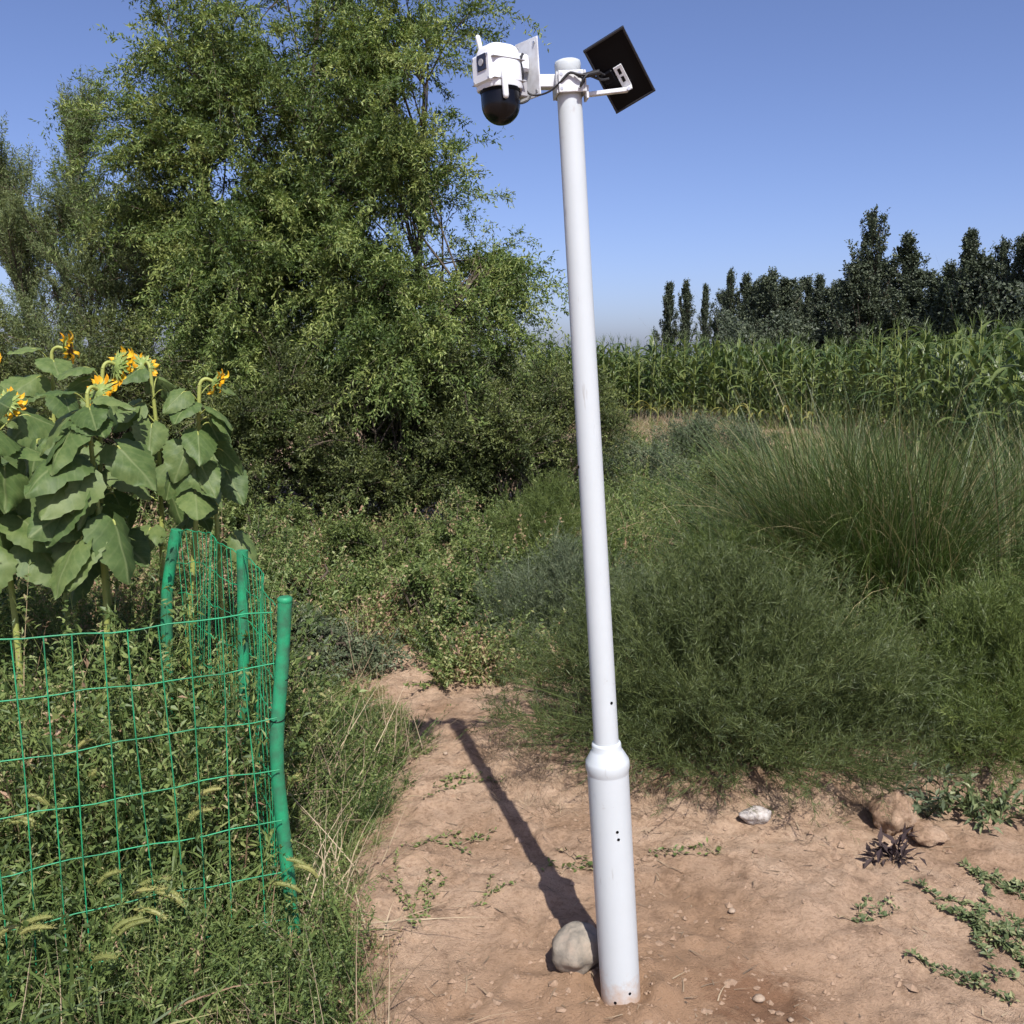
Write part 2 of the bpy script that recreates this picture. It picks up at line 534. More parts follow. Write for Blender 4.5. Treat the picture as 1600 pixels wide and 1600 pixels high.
def sprays(g, gw, B0, B1, B2, ns, Ls, nsp, Lsp, nl, Ll, Wl, droop=.3, upb=.1, spread=.8, t0=.25, rbr=.012,
           tmu=.45, tsd=.2, sprig_spread=.9, leaf_up=.8, wood=True):
    """branches (quadratic curves) > shoots > sprigs > leaves, all at once"""
    nb = len(B0)
    if wood:
        tt = np.linspace(0, 1, 7)
        C = bez(B0[:, None], B1[:, None], B2[:, None], np.broadcast_to(tt, (nb, 7)))
        tubes(gw, C, (rbr * np.linspace(1, .25, 7))[None] * U(.7, 1.3, (nb, 1)), U(.2, .7, nb), 5)
    t = U(t0, 1, (nb, ns))
    P = bez(B0[:, None], B1[:, None], B2[:, None], t).reshape(-1, 3)
    T = 2 * (1 - t)[..., None] * (B1 - B0)[:, None] + 2 * t[..., None] * (B2 - B1)[:, None]
    T = unit(T.reshape(-1, 3)); n2 = len(P)
    D = unit(T * .7 + rdir(n2) * spread + UP * upb)
    L = U(*Ls, n2) * (1.15 - .45 * t.ravel())
    dr = np.zeros((n2, 3)); dr[:, 2] = -droop * U(.3, 1.4, n2)
    stint = np.clip(rng.normal(tmu, tsd * .7, n2), 0, 1)
    if wood:
        ribbons(gw, P, D, L, .007 if nl else .0028, dr, U(.3, .8, n2), K=3)
    t2 = U(.08, 1, (n2, nsp))
    P2 = P[:, None] + D[:, None] * (L[:, None] * t2)[..., None] + dr[:, None] * (L[:, None] * t2 ** 2)[..., None]
    T2 = D[:, None] + 2 * t2[..., None] * dr[:, None]
    n3 = n2 * nsp
    P2 = P2.reshape(-1, 3); T2 = unit(T2.reshape(-1, 3))
    D2 = unit(T2 * .8 + rdir(n3) * sprig_spread + UP * upb * .5)
    L2 = U(*Lsp, n3)
    if nl == 0:        # the sprig itself is the leaf (feathery plants)
        leaves(g, P2, D2, rdir(n3), L2, U(*Wl, n3), np.clip(np.repeat(stint, nsp) + rng.normal(0, tsd * .6, n3), 0, 1), curl=.15)
        return
    t3 = (np.arange(nl) + U(.2, .8, (n3, nl))) / nl
    P3 = (P2[:, None] + D2[:, None] * (L2[:, None] * t3)[..., None]).reshape(-1, 3)
    n4 = n3 * nl
    D3 = unit(np.repeat(D2, nl, 0) * .6 + rdir(n4) * .8)
    N = unit(UP * leaf_up + rdir(n4) * .8)
    ti = np.clip(np.repeat(stint, nsp * nl) + rng.normal(0, tsd * .6, n4), 0, 1)
    leaves(g, P3, D3, N, U(*Ll, n4), U(*Wl, n4), ti)


def ellipsoid_pts(n, c, r, shell=(.55, 1.0), low=-1.0):
    d = rdir(n * 3)
    d = d[d[:, 2] > low][:n]
    if n >= 20:                                    # boughs: several branches end close together
        m = max(5, n // 4)
        d = d[rng.integers(0, m, len(d))] + rng.normal(0, .17, d.shape)
    return np.array(c) + d * np.array(r) * (U(*shell, (len(d), 1)))


def tree(name, base, stems, lobes, mats, prm, label, cat='tree', group=None, seed_=1, rtrunk=.06, kind_parts=('trunk', 'crown')):
    """stems: list of polylines (local); lobes: (centre, radii, n branches, low)"""
    seed(seed_)
    root = empty(name, (base[0], base[1], gz1(base[0], base[1]) - .02))
    gw = Geo(); gl = Geo()
    S = []
    for st in stems:
        st = np.array(st, float)
        tt = np.linspace(0, 1, 10)
        k = np.linspace(0, 1, len(st))
        C = np.stack([np.interp(tt, k, st[:, j]) for j in range(3)], 1)
        C[1:-1] += rng.normal(0, .03, (8, 3))
        tubes(gw, C, rtrunk * np.linspace(1, .22, 10), .35, 7)
        S.append(C)
    S = np.concatenate(S)
    for c, r, n, low in lobes:
        E = ellipsoid_pts(n, c, r, low=low)
        n = len(E)
        # start from the stem point that lies nearest below the end
        rr = float(np.mean(r))
        d = np.abs(np.linalg.norm(E[:, None] - S[None], axis=-1) - rr * U(.5, 1.3, (n, 1))) + np.maximum(0, S[None, :, 2] - E[:, None, 2] + .1) * 2.0
        B0 = S[np.argmin(d, 1)]
        ln = np.linalg.norm(E - B0, axis=-1, keepdims=True)
        B1 = (B0 + E) / 2 + UP * ln * U(.05, .28, (n, 1)) + rng.normal(0, .08, (n, 3)) * ln
        sprays(gl, gw, B0, B1, E, **prm)
    gw.build(kind_parts[0], WOOD, root)
    gl.build(kind_parts[1], mats, root)
    return tag(root, label, cat, group)


# ------------------------------------------------------------------ the big tree, the feathery tree at its left, bushes below
tree('willow_tree', (-1.75, 9.9),
     [[(0, 0, 0), (-.1, .1, 1.5), (-.25, 0, 3.2), (-.1, 0, 5.6)],
      [(.1, 0, 0), (.5, -.2, 1.3), (.85, -.2, 2.6), (.9, 0, 4.4)],
      [(-.1, .1, 0), (-.7, 0, 1.4), (-1.2, 0, 3.0), (-1.5, 0, 4.6)],
      [(.1, -.1, 0), (.4, -.5, 1.0), (1.0, -.7, 1.9), (1.3, -.6, 2.4)]],
     [((-.25, 0, 4.7), (1.5, 1.4, 1.7), 64, -.6),
      ((-1.05, -.1, 3.5), (.9, 1.1, 1.2), 30, -.9),
      ((.3, -.2, 3.4), (1.0, 1.2, 1.2), 36, -.9),
      ((1.05, -.4, 2.45), (1.05, .9, .8), 44, -.9),
      ((-.3, -.7, 2.3), (1.5, 1.0, 1.0), 44, -.9),
      ((.5, -.7, 1.6), (1.6, .8, .8), 34, -.9)],
     G_ELM, dict(ns=9, Ls=(.5, 1.3), nsp=32, Lsp=(.06, .19), nl=6, Ll=(.03, .062), Wl=(.011, .019), droop=.5, upb=.0,
                 spread=.55, t0=.4, rbr=.012, tmu=.47, tsd=.36, sprig_spread=.6),
     'tall drooping green tree behind the sunflowers, its top cut off by the picture edge', seed_=21, rtrunk=.07)

tree('tamarisk_tree', (-4.7, 10.8),
     [[(0, 0, 0), (.05, 0, 1.4), (.0, 0, 3.0), (-.05, 0, 3.9)],
      [(.1, 0, 0), (.5, -.2, 1.2), (.8, -.1, 2.4), (.95, 0, 3.3)],
      [(-.1, 0, 0), (-.4, -.2, 1.2), (-.6, -.1, 2.4), (-.75, 0, 3.3)],
      [(0, -.1, 0), (.9, -.5, 1.0), (1.6, -.5, 1.9), (1.9, -.4, 2.6)]],
     [((.0, 0, 3.7), (.13, .25, .85), 22, -1), ((-.75, 0, 2.9), (.3, .5, .85), 26, -1), ((.65, 0, 2.6), (.45, .6, .7), 28, -1),
      ((.1, -.3, 2.4), (1.6, .9, 1.0), 80, -1), ((1.6, -.5, 2.3), (1.1, .8, .95), 50, -1), ((.6, -.8, 1.4), (2.2, .8, .9), 60, -1)],
     G_TAM, dict(ns=14, Ls=(.3, .8), nsp=16, Lsp=(.05, .16), nl=6, Ll=(.022, .05), Wl=(.006, .012), droop=.05, upb=.65,
                 spread=.4, t0=.3, rbr=.008, tmu=.52, tsd=.32, leaf_up=.4, sprig_spread=.55),
     'feathery pale green tree with upright pointed tips at the left picture edge', seed_=22, rtrunk=.035)

BUSH = dict(ns=13, Ls=(.2, .5), nsp=10, Lsp=(.06, .16), nl=8, Ll=(.02, .044), Wl=(.009, .017), droop=.12, upb=.25,
            spread=.9, rbr=.008, tmu=.4, tsd=.34)


def bush(name, x, y, h, r, n, mat, label, sd, prm=BUSH, cat='bush', group=None, low=-.3):
    st = []
    seed(sd)
    for k in range(6):
        a = k / 6 * 6.28 + U(0, 1); q = U(.2, .6)
        st.append([(0, 0, 0), (math.cos(a) * r * q * .4, math.sin(a) * r * q * .4, h * .3),
                   (math.cos(a) * r * q, math.sin(a) * r * q, h * .75)])
    return tree(name, (x, y), st, [((0, 0, h * .5), (r, r * .9, h * .52), n, -.85)], mat, prm, label, cat, group, sd, .022,
                ('stem', 'foliage'))


bush('leafy_bush', -3.6, 8.9, 2.15, .95, 80, G_BUSH, 'dark leafy bush behind the yellow sunflower heads', 31)
bush('leafy_bush', -2.35, 8.75, 2.0, 1.0, 80, G_BUSH, 'dark leafy bush just beyond the fence, right of the sunflowers', 32)
bush('leafy_bush', -1.15, 8.9, 2.0, 1.0, 80, G_BUSH, 'dark leafy bush directly below the hanging crown of the tall tree', 33)
bush('leafy_bush', -.1, 9.0, 1.95, .9, 76, G_BUSH, 'dark leafy bush hugging the left side of the white pole', 34)
bush('leafy_bush', .62, 11.2, 1.6, .7, 44, G_BUSH, 'olive bush showing just right of the white pole below the corn', 35)
bush('leafy_bush', -5.0, 9.2, 2.1, .95, 60, G_BUSH, 'dark bush below the feathery tree at the left picture edge', 36)

# ------------------------------------------------------------------ poplars on the horizon
def poplar_mesh(sd, h, w, columnar):
    seed(sd)
    gl = Geo(); gw = Geo()
    tubes(gw, np.array([[0, 0, 0], [.05, 0, h * .35], [0, .05, h * .65], [.02, 0, h * .88]]), [h * .014, h * .010, h * .005, .01], .6, 6)
    nb = 110
    a = U(0, 6.283, nb)
    f = U(.16, 1.0, nb) ** .85
    prof = w * ((1 - f) ** .45 * 1.1 + .05) * np.clip(.45 + f * 2.2, 0, 1) * U(.3, 1.2, nb) * (.75 + .5 * np.sin(a * 2 + f * 9 + sd))
    E = np.stack([np.cos(a) * prof, np.sin(a) * prof, f * h], 1)
    B0 = np.stack([0 * a, 0 * a, np.maximum(.1 * h, f * h - prof * (2.4 if columnar else 1.2) - .3)], 1)
    B1 = (B0 + E) / 2 + np.stack([np.cos(a) * prof * .2, np.sin(a) * prof * .2, 0 * a], 1)
    sprays(gl, gw, B0, B1, E, ns=9, Ls=(.5, 1.3), nsp=5, Lsp=(.15, .5), nl=3, Ll=(.16, .32), Wl=(.12, .24), droop=-.1,
           upb=.7 if columnar else .3, spread=.6, rbr=.05, tmu=.4, tsd=.25)
    return gw.mesh('trunk', WOOD), gl.mesh('crown', G_POP)


POP = [poplar_mesh(41, 14, 2.2, True), poplar_mesh(42, 14, 3.2, True), poplar_mesh(43, 11, 3.6, False), poplar_mesh(44, 11, 3.2, False),
       poplar_mesh(45, 13, 1.9, True)]
POPH = [14, 14, 11, 11, 13]
seed(46)


def poplar(x, y, h, v, w=1.0, label='', group='trees in the far windbreak'):
    s = h / POPH[v]
    r = empty('poplar_tree', (x, y, -.3), (0, 0, U(0, 6.28)))
    r.scale = (s * w, s * w, s)
    link('trunk', POP[v][0], r); link('crown', POP[v][1], r)
    tag(r, label, 'tree', group)


def px_tree(x_over_y, y, top_over_y, v, w, label, group='trees in the far windbreak'):
    poplar(x_over_y * y, y, 1.8 + top_over_y * y + .3, v, w, label, group)


LT = 'dark tree in the even middle stretch of the far windbreak'
px_tree(.160, 150, .070, 0, 1.0, 'slim poplar, left one of the pair standing apart from the windbreak')
px_tree(.177, 150, .072, 0, .9, 'slim poplar, right one of the pair standing apart from the windbreak')
px_tree(.197, 150, .066, 4, .75, 'thin sparse poplar standing alone in the gap left of the windbreak')
px_tree(.222, 132, .082, 1, .7, 'tallest tree at the left end of the windbreak')
px_tree(.217, 138, .060, 2, 1.0, 'low round tree at the very left end of the windbreak')
for a, t, v, w in ((.238, .078, 0, 1.1), (.25, .070, 2, 1.1), (.262, .080, 3, 1.0), (.276, .073, 2, 1.2), (.288, .067, 3, 1.0), (.301, .074, 2, .9), (.313, .077, 0, 1.0),
                   (.327, .068, 3, 1.2), (.341, .072, 2, 1.0)):
    px_tree(a, 128 + 6 * math.sin(a * 90), t, v, w, LT)
px_tree(.363, 112, .138, 1, .85, 'tallest broad poplar towering over the windbreak')
px_tree(.352, 112, .092, 3, 1.1, 'bushy tree leaning on the left flank of the tallest poplar')
px_tree(.378, 118, .090, 2, 1.1, 'low dark tree between the two towering poplars')
px_tree(.400, 112, .116, 0, 1.2, 'second tallest poplar right beside the tallest one')
px_tree(.414, 106, .080, 2, 1.3, 'low round tree right of the second tallest poplar')
px_tree(.432, 102, .074, 3, 1.3, 'low dark tree at the bottom of the dip in the windbreak skyline')
px_tree(.447, 98, .086, 3, 1.1, 'dark tree climbing out of the dip in the windbreak skyline')
px_tree(.463, 94, .116, 4, 1.0, 'slender pointed poplar rising from the dip towards the right edge')
px_tree(.478, 92, .096, 3, 1.2, 'dense dark tree just right of the slender pointed poplar')
px_tree(.497, 88, .110, 1, .8, 'dark poplar third from the right picture edge')
px_tree(.515, 86, .114, 1, .85, 'dark poplar second from the right picture edge')
px_tree(.532, 84, .128, 1, .8, 'tall dark poplar cut by the right picture edge')
px_tree(.556, 82, .12, 1, .8, 'dark poplar standing past the right picture edge')
seed(47)
g = Geo()
nn = 26000
aa = U(.212, .60, nn)
yy = 121 - 55 * np.clip((aa - .36) / .24, 0, 1) + rng.normal(0, 4, nn)
hh = np.abs(U(0, 1, nn)) * (4.6 + 3.4 * vn(aa * 60, aa * 0 + 3) + 1.8 * np.clip((aa - .36) / .2, 0, 1))
leaves(g, np.stack([aa * yy, yy, hh], 1), rdir(nn), rdir(nn), U(.22, .5, nn), U(.16, .36, nn), np.clip(rng.normal(.35, .2, nn), 0, 1))
tag(g.build('undergrowth', G_POP), 'dark tangled undergrowth below the far windbreak trees', 'undergrowth', kind='stuff')

# ------------------------------------------------------------------ corn
def corn_leaf_mesh(sd, L, W, arch):
    seed(sd)
    g = Geo()
    K = 9
    t = np.linspace(0, 1, K + 1)
    ang = R(62) - arch * t ** 1.3
    ds = L / K
    y = np.concatenate([[0], np.cumsum(np.cos(ang[:-1]) * ds)]); z = np.concatenate([[0], np.cumsum(np.sin(ang[:-1]) * ds)])
    w = W * np.minimum(1, (t * 5 + .35)) * (1 - t ** 2.2) + .002
    tw = U(-.5, .5) * t
    V = []
    for k in range(K + 1):
        s = np.array([math.cos(tw[k]), 0, math.sin(tw[k])]) * w[k] / 2
        c = np.array([.02 * math.sin(t[k] * 5 + sd), y[k], z[k]])
        lift = np.array([0, -math.sin(ang[k]), math.cos(ang[k])]) * w[k] * .18
        V += [c - s + lift, c, c + s + lift]
    F = []
    for k in range(K):
        b = k * 3
        F += [[b, b + 1, b + 4, b + 3], [b + 1, b + 2, b + 5, b + 4]]
    g.add(np.array(V), np.array(F), rng.uniform(.15, .8))
    return g


CORN_G = [corn_leaf_mesh(50 + k, *p) for k, p in enumerate([(.75, .10, 1.9), (.85, .11, 2.3), (.65, .09, 1.5), (.9, .105, 2.7), (.55, .08, 1.1), (.7, .10, 2.4)])]
CORN_LEAF = [q.mesh('corn_leaf', G_CORN) for q in CORN_G]
q = corn_leaf_mesh(57, .7, .075, 2.9)
q.F = [(f, t * 0 + .95) for f, t in q.F]
CORN_LEAF.append(q.mesh('corn_leaf', G_CORN))


def corn_stalk():
    g = Geo()
    z = np.linspace(0, 1.95, 11)
    tubes(g, np.stack([.012 * np.sin(z * 3), .01 * np.cos(z * 2) - .01, z], 1), np.linspace(.014, .005, 11), .25, 6)
    return g


def corn_tassel(sd):
    seed(sd)
    g = Geo()
    n = 9
    D = unit(rdir(n) * .45 + UP)
    ribbons(g, np.tile([[0, 0, 1.93]], (n, 1)) + UP * U(0, .08, (n, 1)), D, U(.16, .28, n), .008, np.array([0, 0, -.25]), U(.6, .95, n), K=3)
    g.F = [(f, t * 0 + .62) for f, t in g.F]
    return g


CS = corn_stalk(); CST = CS.mesh('corn_stalk', STALK)
CTG = [corn_tassel(61), corn_tassel(62)]
CTA = [x.mesh('tassel', G_CORN) for x in CTG]


def corn_layout(k):
    """(leaf variant, height, angle, tilt, scale) of each leaf of plant type k"""
    seed(70 + k)
    a0 = U(0, 3.14); out = []
    for j in range(11):
        z = .18 + j * .155 + U(-.03, .03)
        out.append((int(U(0, 6)) if j > 1 or U(0, 1) < .5 else 6, z, a0 + math.pi * j + U(-.45, .45), U(-.2, .15), U(.8, 1.1) * (1 if j < 9 else .75)))
    return out


CLAY = [corn_layout(k) for k in range(6)]
seed(80)


def corn_plant(x, y, k, s, rz):
    r = empty('corn_plant', (x, y, gz1(x, y)), (U(-.05, .05), U(-.05, .05), rz))
    r.scale = (s, s, s)
    link('corn_stalk', CST, r)
    for v, z, a, ti, ls in CLAY[k]:
        l = link('leaf', CORN_LEAF[v], r)
        l.location = (0, 0, z); l.rotation_euler = (ti, 0, a); l.scale = (ls, ls, ls)
    link('tassel', CTA[k % 2], r)
    tag(r, 'corn plant with arching leaves and tassel along the edge of the corn field', 'corn', 'corn plants along the edge of the field')


EDGE = np.array([(.3, 26.3), (2.2, 26.0), (3.6, 25.6), (6.2, 23.9), (7.6, 22.6), (7.4, 19), (7.0, 15.5), (6.0, 12), (5.25, 9.6), (4.9, 7.6)])
seg = np.linalg.norm(np.diff(EDGE, axis=0), axis=1); cum = np.concatenate([[0], np.cumsum(seg)])


def edge_at(s, off):
    x = np.interp(s, cum, EDGE[:, 0]); y = np.interp(s, cum, EDGE[:, 1])
    e = .6
    tx = np.interp(s + e, cum, EDGE[:, 0]) - np.interp(s - e, cum, EDGE[:, 0]); ty = np.interp(s + e, cum, EDGE[:, 1]) - np.interp(s - e, cum, EDGE[:, 1])
    l = math.hypot(tx, ty) + 1e-9
    return x - ty / l * off, y + tx / l * off     # offset into the field (left of travel)


ncorn = 0
for row in range(2):
    s = .1 + row * .13
    while s < cum[-1]:
        x, y = edge_at(s, row * .42 + U(-.07, .07))
        corn_plant(x, y, int(U(0, 6)), U(.86, 1.16), U(0, 6.28)); ncorn += 1
        s += U(.22, .34)
# the rest of the field, too deep to count
PC = []
for k in range(4):
    gg = Geo()
    V, F4, T4, _, _ = CS.arrays(); gg.add(V, F4, .35)
    for v, z, a, ti, ls in CLAY[k]:
        Lg = CORN_G[v if v < 6 else 0]
        V, F4, T4, _, _ = Lg.arrays()
        gg.add((V * ls) @ rotm((ti, 0, a)).T + [0, 0, z], F4, T4)
    V, F4, T4, _, _ = CTG[k % 2].arrays(); gg.add(V, F4, .62)
    PC.append(gg.arrays())


def stamp(g, protos, X, Y, S, rz, dt=0, tilt=0.12, kind=None, z=None, drop=.01):
    for i in range(len(X)):
        V, F4, T4, F3, T3 = protos[kind[i] if kind is not None else int(rng.integers(len(protos)))]
        c, s_ = math.cos(rz[i]), math.sin(rz[i])
        M = np.array([[c, -s_, 0], [s_, c, 0], [0, 0, 1.0]])
        if tilt:
            M = rotm((U(-tilt, tilt), U(-tilt, tilt), 0)) @ M
        W = (V * S[i]) @ M.T
        zz = gz1(X[i], Y[i]) - drop if z is None else z[i]
        W = W + [X[i], Y[i], zz]
        off = g.n
        g.V.append(W); g.n += len(W)
        d = dt if np.isscalar(dt) else dt[i]
        if len(F4): g.F.append((F4 + off, np.clip(T4 + d, 0, 1)))
        if len(F3): g.F.append((F3 + off, np.clip(T3 + d, 0, 1)))


seed(83)
g = Geo()
pts = []
for row in range(2, 9):
    s = U(0, .3)
    while s < cum[-1]:
        pts.append(edge_at(s, row * .5 + U(-.1, .1))); s += U(.2, .34)
pts = np.array(pts)
n = len(pts)
stamp(g, PC, pts[:, 0], pts[:, 1], U(.9, 1.12, n), U(0, 6.28, n), dt=rng.normal(0, .1, n))
tag(g.build('corn_field', G_CORN), 'dense green corn filling the field behind its edge rows', 'corn field', kind='stuff')

# ------------------------------------------------------------------ weeds: prototypes
def forb(sd, h, nst, nlf, Ll, Wl, spread, tmu, tsd, stem_t=.4, upright=.9):
    seed(sd)
    g = Geo()
    P = rng.normal(0, .015, (nst, 3)); P[:, 2] = 0
    D = unit(rdir(nst) * spread + UP * upright)
    L = U(.5, 1.1, nst) * h
    b = rng.normal(0, .12, (nst, 3)); b[:, 2] -= .1
    ribbons(g, P, D, L, .005, b, stem_t, K=4)
    t = U(.1, 1, (nst, nlf)); t = 1 - (1 - t) ** 1.25
    Q = (P[:, None] + D[:, None] * (L[:, None] * t)[..., None] + b[:, None] * (L[:, None] * t * t)[..., None]).reshape(-1, 3)
    n = len(Q)
    DD = unit(rdir(n) + np.repeat(D, nlf, 0) * .5)
    leaves(g, Q, DD, unit(UP + rdir(n) * .7), U(*Ll, n) * (1.2 - .5 * t.ravel()), U(*Wl, n), np.clip(rng.normal(tmu, tsd, n), 0, 1), fold=.1, curl=.2)
    return g.arrays()


def tuft(sd, h, nb, w, tmu, tsd, spread=.5, droop=.5):
    seed(sd)
    g = Geo()
    P = rng.normal(0, .02, (nb, 3)); P[:, 2] = 0
    D = unit(rdir(nb) * spread + UP)
    side = unit(np.cross(D, UP) + rdir(nb) * .3)
    bend = D * [1, 1, 0] * .5 + np.array([0, 0, -droop])
    ribbons(g, P, D, U(.5, 1.1, nb) * h, w * U(.6, 1.2, nb), bend * U(.4, 1.2, (nb, 1)), np.clip(rng.normal(tmu, tsd, nb), 0, 1), K=5, side=side)
    return g.arrays()


def sticks(sd, h, nb, tmu):
    seed(sd)
    g = Geo()
    P = rng.normal(0, .05, (nb, 3)); P[:, 2] = np.abs(P[:, 2]) * .3
    D = unit(rdir(nb) + UP * .35)
    D[:, 2] = np.abs(D[:, 2])
    ribbons(g, P, D, U(.4, 1.1, nb) * h, .004, rng.normal(0, .2, (nb, 3)), np.clip(rng.normal(tmu, .2, nb), 0, 1), K=4)
    return g.arrays()


F_LEAFY = [forb(100 + k, h, 9, 34, (.012, .032), (.005, .012), .55, .4, .16) for k, h in enumerate((.38, .46, .34, .5))]
F_SMALL = [forb(110 + k, h, 12, 34, (.009, .024), (.003, .008), .8, .42, .17) for k, h in enumerate((.24, .3, .2, .28))]
F_PINK = [forb(120 + k, h, 10, 28, (.012, .028), (.006, .013), .8, .7, .22, .9) for k, h in enumerate((.24, .3, .2))]
F_SAGE = [forb(130 + k, h, 9, 34, (.02, .04), (.003, .006), .7, .45, .2) for k, h in enumerate((.32, .26))]
T_GRASS = [tuft(140 + k, h, 16, w, .45, .17) for k, (h, w) in enumerate(((.42, .008), (.5, .011), (.35, .006), (.3, .007)))]
T_FINE = [tuft(150 + k, h, 40, .0035, .45, .2, .8, .6) for k, h in enumerate((.28, .35, .22))]
T_DRY = [sticks(160 + k, h, 26, .55) for k, h in enumerate((.3, .4))]


F_TALL = [forb(170 + k, h, 8, 46, (.018, .045), (.006, .014), .3, .46, .18, .75) for k, h in enumerate((.72, .85, .62, .9))]
T_TALL = [tuft(180 + k, h, 12, w, .58, .16, .25, .35) for k, (h, w) in enumerate(((.8, .010), (.7, .018), (.9, .008), (.6, .024)))]


def scatter(n, x0, x1, y0, y1, keep):
    X = U(x0, x1, n * 3); Y = U(y0, y1, n * 3)
    # even in picture density: thin out with distance
    k = keep(X, Y)
    X, Y = X[k][:n], Y[k][:n]
    return X, Y


def weeds(name, label, mat, protos, n, box_, keep, sc_, dt=(0, .1), sd=1, tilt=.15, hgt=None):
    seed(sd)
    X, Y = scatter(n, *box_, keep)
    m = len(X)
    S = U(*sc_, m)
    if hgt is not None: S = S * hgt(X, Y)
    g = Geo()
    pt = vn(X * 1.7 + sd, Y * 1.7 + 2 * sd)
    S = S * (.75 + .5 * vn(X * 2.3 + 3 * sd, Y * 2.3))
    stamp(g, protos, X, Y, S, U(0, 6.28, m), dt=rng.normal(*dt, m) + .5 * (pt - .5), tilt=tilt)
    return tag(g.build(name, mat), label, 'weeds', kind='stuff')


def left_of_path(m):
    return lambda X, Y: X < path_left(np.clip(Y, 1.6, 7)) - m


hl = lambda X, Y: np.clip(.4 + (path_left(np.clip(Y, 1.6, 7)) - X) * 1.5, .4, 1.35)
# in front of, inside and behind the wire fence
weeds('weeds', 'leafy green weeds crowding round the foot of the wire fence', G_WEED, F_LEAFY + F_SMALL + F_SMALL, 620, (-2.6, 0, 2.05, 4.4),
      left_of_path(.06), (.75, 1.25), (0, .2), 201, hgt=hl)
weeds('weeds', 'small-leaved low weeds covering the bank beside the bare soil', G_WEED, F_SMALL + F_PINK[:1], 760, (-1.9, .1, 2.0, 5.6),
      left_of_path(-.02), (.6, 1.2), (0, .16), 202, hgt=lambda X, Y: np.clip(.4 + (path_left(np.clip(Y, 1.6, 7)) - X) * 1.3, .4, 1.1))
weeds('grass', 'grass blades growing through the weeds at the wire fence', G_WEED, T_GRASS, 420, (-2.4, -.3, 2.05, 4.6), left_of_path(.2),
      (.6, 1.2), (.02, .2), 203, hgt=hl)
weeds('grass', 'thin wiry grass on the bank at the lower picture edge', G_WEED, T_FINE, 460, (-1.6, 0, 2.05, 4.6), left_of_path(.0),
      (.5, 1.3), (.1, .18), 204, hgt=hl)
weeds('weeds', 'tall weeds standing among the sunflower stalks', G_WEED, F_TALL, 560, (-3.4, -.75, 2.72, 5.4), lambda X, Y: X < -.8 - .22 * (Y - 2.7),
      (.75, 1.25), (.08, .18), 205)
weeds('grass', 'pale tall grass standing inside the wire fence', G_WEED, T_TALL, 150, (-2.4, -.8, 2.75, 4.2), lambda X, Y: X < -.9 - .15 * (Y - 3), (.8, 1.2), (.12, .15), 215)
weeds('weeds', 'weeds hiding the foot of the green corner post', G_WEED, F_TALL + F_LEAFY, 60, (-1.0, -.42, 2.25, 2.62), lambda X, Y: X < path_left(Y) - .06, (.42, .62), (0, .1), 219)
weeds('grass', 'broad upright grass blades in front of the wire fence', G_WEED, T_TALL, 90, (-1.9, -.6, 2.15, 2.75), left_of_path(.2), (.45, .75), (.05, .12), 218)
weeds('dry_stalks', 'dry brown stalks lying in the weeds by the fence', G_DRY, T_DRY, 230, (-2.2, -.3, 2.05, 5.5), left_of_path(.02), (.5, 1.2), (.1, .15), 206, tilt=.5)
# where the bare track runs out
far_keep = lambda X, Y: (Y > 5.55) | (X < -1.0 - .1 * (Y - 5)) | (X > -.42) | ((Y > 5.0) & (vn(X * 5 + 1, Y * 5) > .62))
weeds('weeds', 'tangled weeds where the bare track runs out below the bushes', G_WEED, F_SMALL + F_LEAFY[:1], 850, (-3.6, .5, 5.0, 9.0), far_keep, (.8, 1.9), (.2, .16), 207)
weeds('weeds', 'reddish withering weeds at the end of the bare track', G_WEED, F_PINK, 560, (-2.6, .3, 4.9, 8.4), far_keep, (.8, 1.6), (.06, .14), 208)
weeds('weeds', 'grey-green weeds in patches at the end of the bare track', G_SAGE, F_SAGE, 170, (-2.4, .4, 4.9, 8.2), lambda X, Y: far_keep(X, Y) & (vn(X * 1.6 + 7, Y * 1.6) > .5), (.8, 1.4), (0, .1), 209)
# rough ground between the shrub and the corn
mid = lambda X, Y: (X > .15) & (X < .3 + .62 * Y) & ~((Y > 16.6) & (Y < 20.3) & (X < 4.9))
weeds('weeds', 'rough weeds on the open ground between the pole and the corn', G_WEED, F_SMALL + F_LEAFY, 1150, (.1, 7.0, 5.4, 16.5), mid, (.9, 1.7), (.04, .14), 210)
weeds('grass', 'rough grass on the open ground between the pole and the corn', G_WEED, T_GRASS + T_FINE, 700, (.1, 7.0, 5.4, 16.5), mid, (.9, 1.7), (.1, .17), 211)
weeds('grass', 'short dry grass tufts on the tan bank in front of the corn', G_WEED, T_FINE + F_PINK + F_SMALL, 520, (.3, 6.5, 16.8, 24.8), lambda X, Y: vn(X * .9, Y * .9 + 4) > .42, (.7, 1.5), (.12, .15), 217)
weeds('weeds', 'grey-green weeds along the near side of the pale field track', G_SAGE, F_SAGE, 260, (.6, 4.6, 9.5, 16.5), mid, (1.1, 1.9), (.1, .15), 212)
weeds('dry_stalks', 'heaped dry corn stalks and straw at the foot of the corn', G_DRY, T_DRY, 230, (1.0, 5.6, 20.2, 25.0), lambda X, Y: vn(X * .9 + 3, Y * .9) > .4, (.7, 1.5), (.05, .15), 213, tilt=.6)

weeds('dry_stalks', 'brown dead twigs littering the ground along the front of the large feathery shrub', G_DRY, T_DRY, 60, (-.1, 1.5, 3.42, 4.1),
      lambda X, Y: Y < 3.45 + .75 * ((X - .95) / 1.15) ** 2 + .12, (.25, .5), (-.25, .15), 216, tilt=.6)

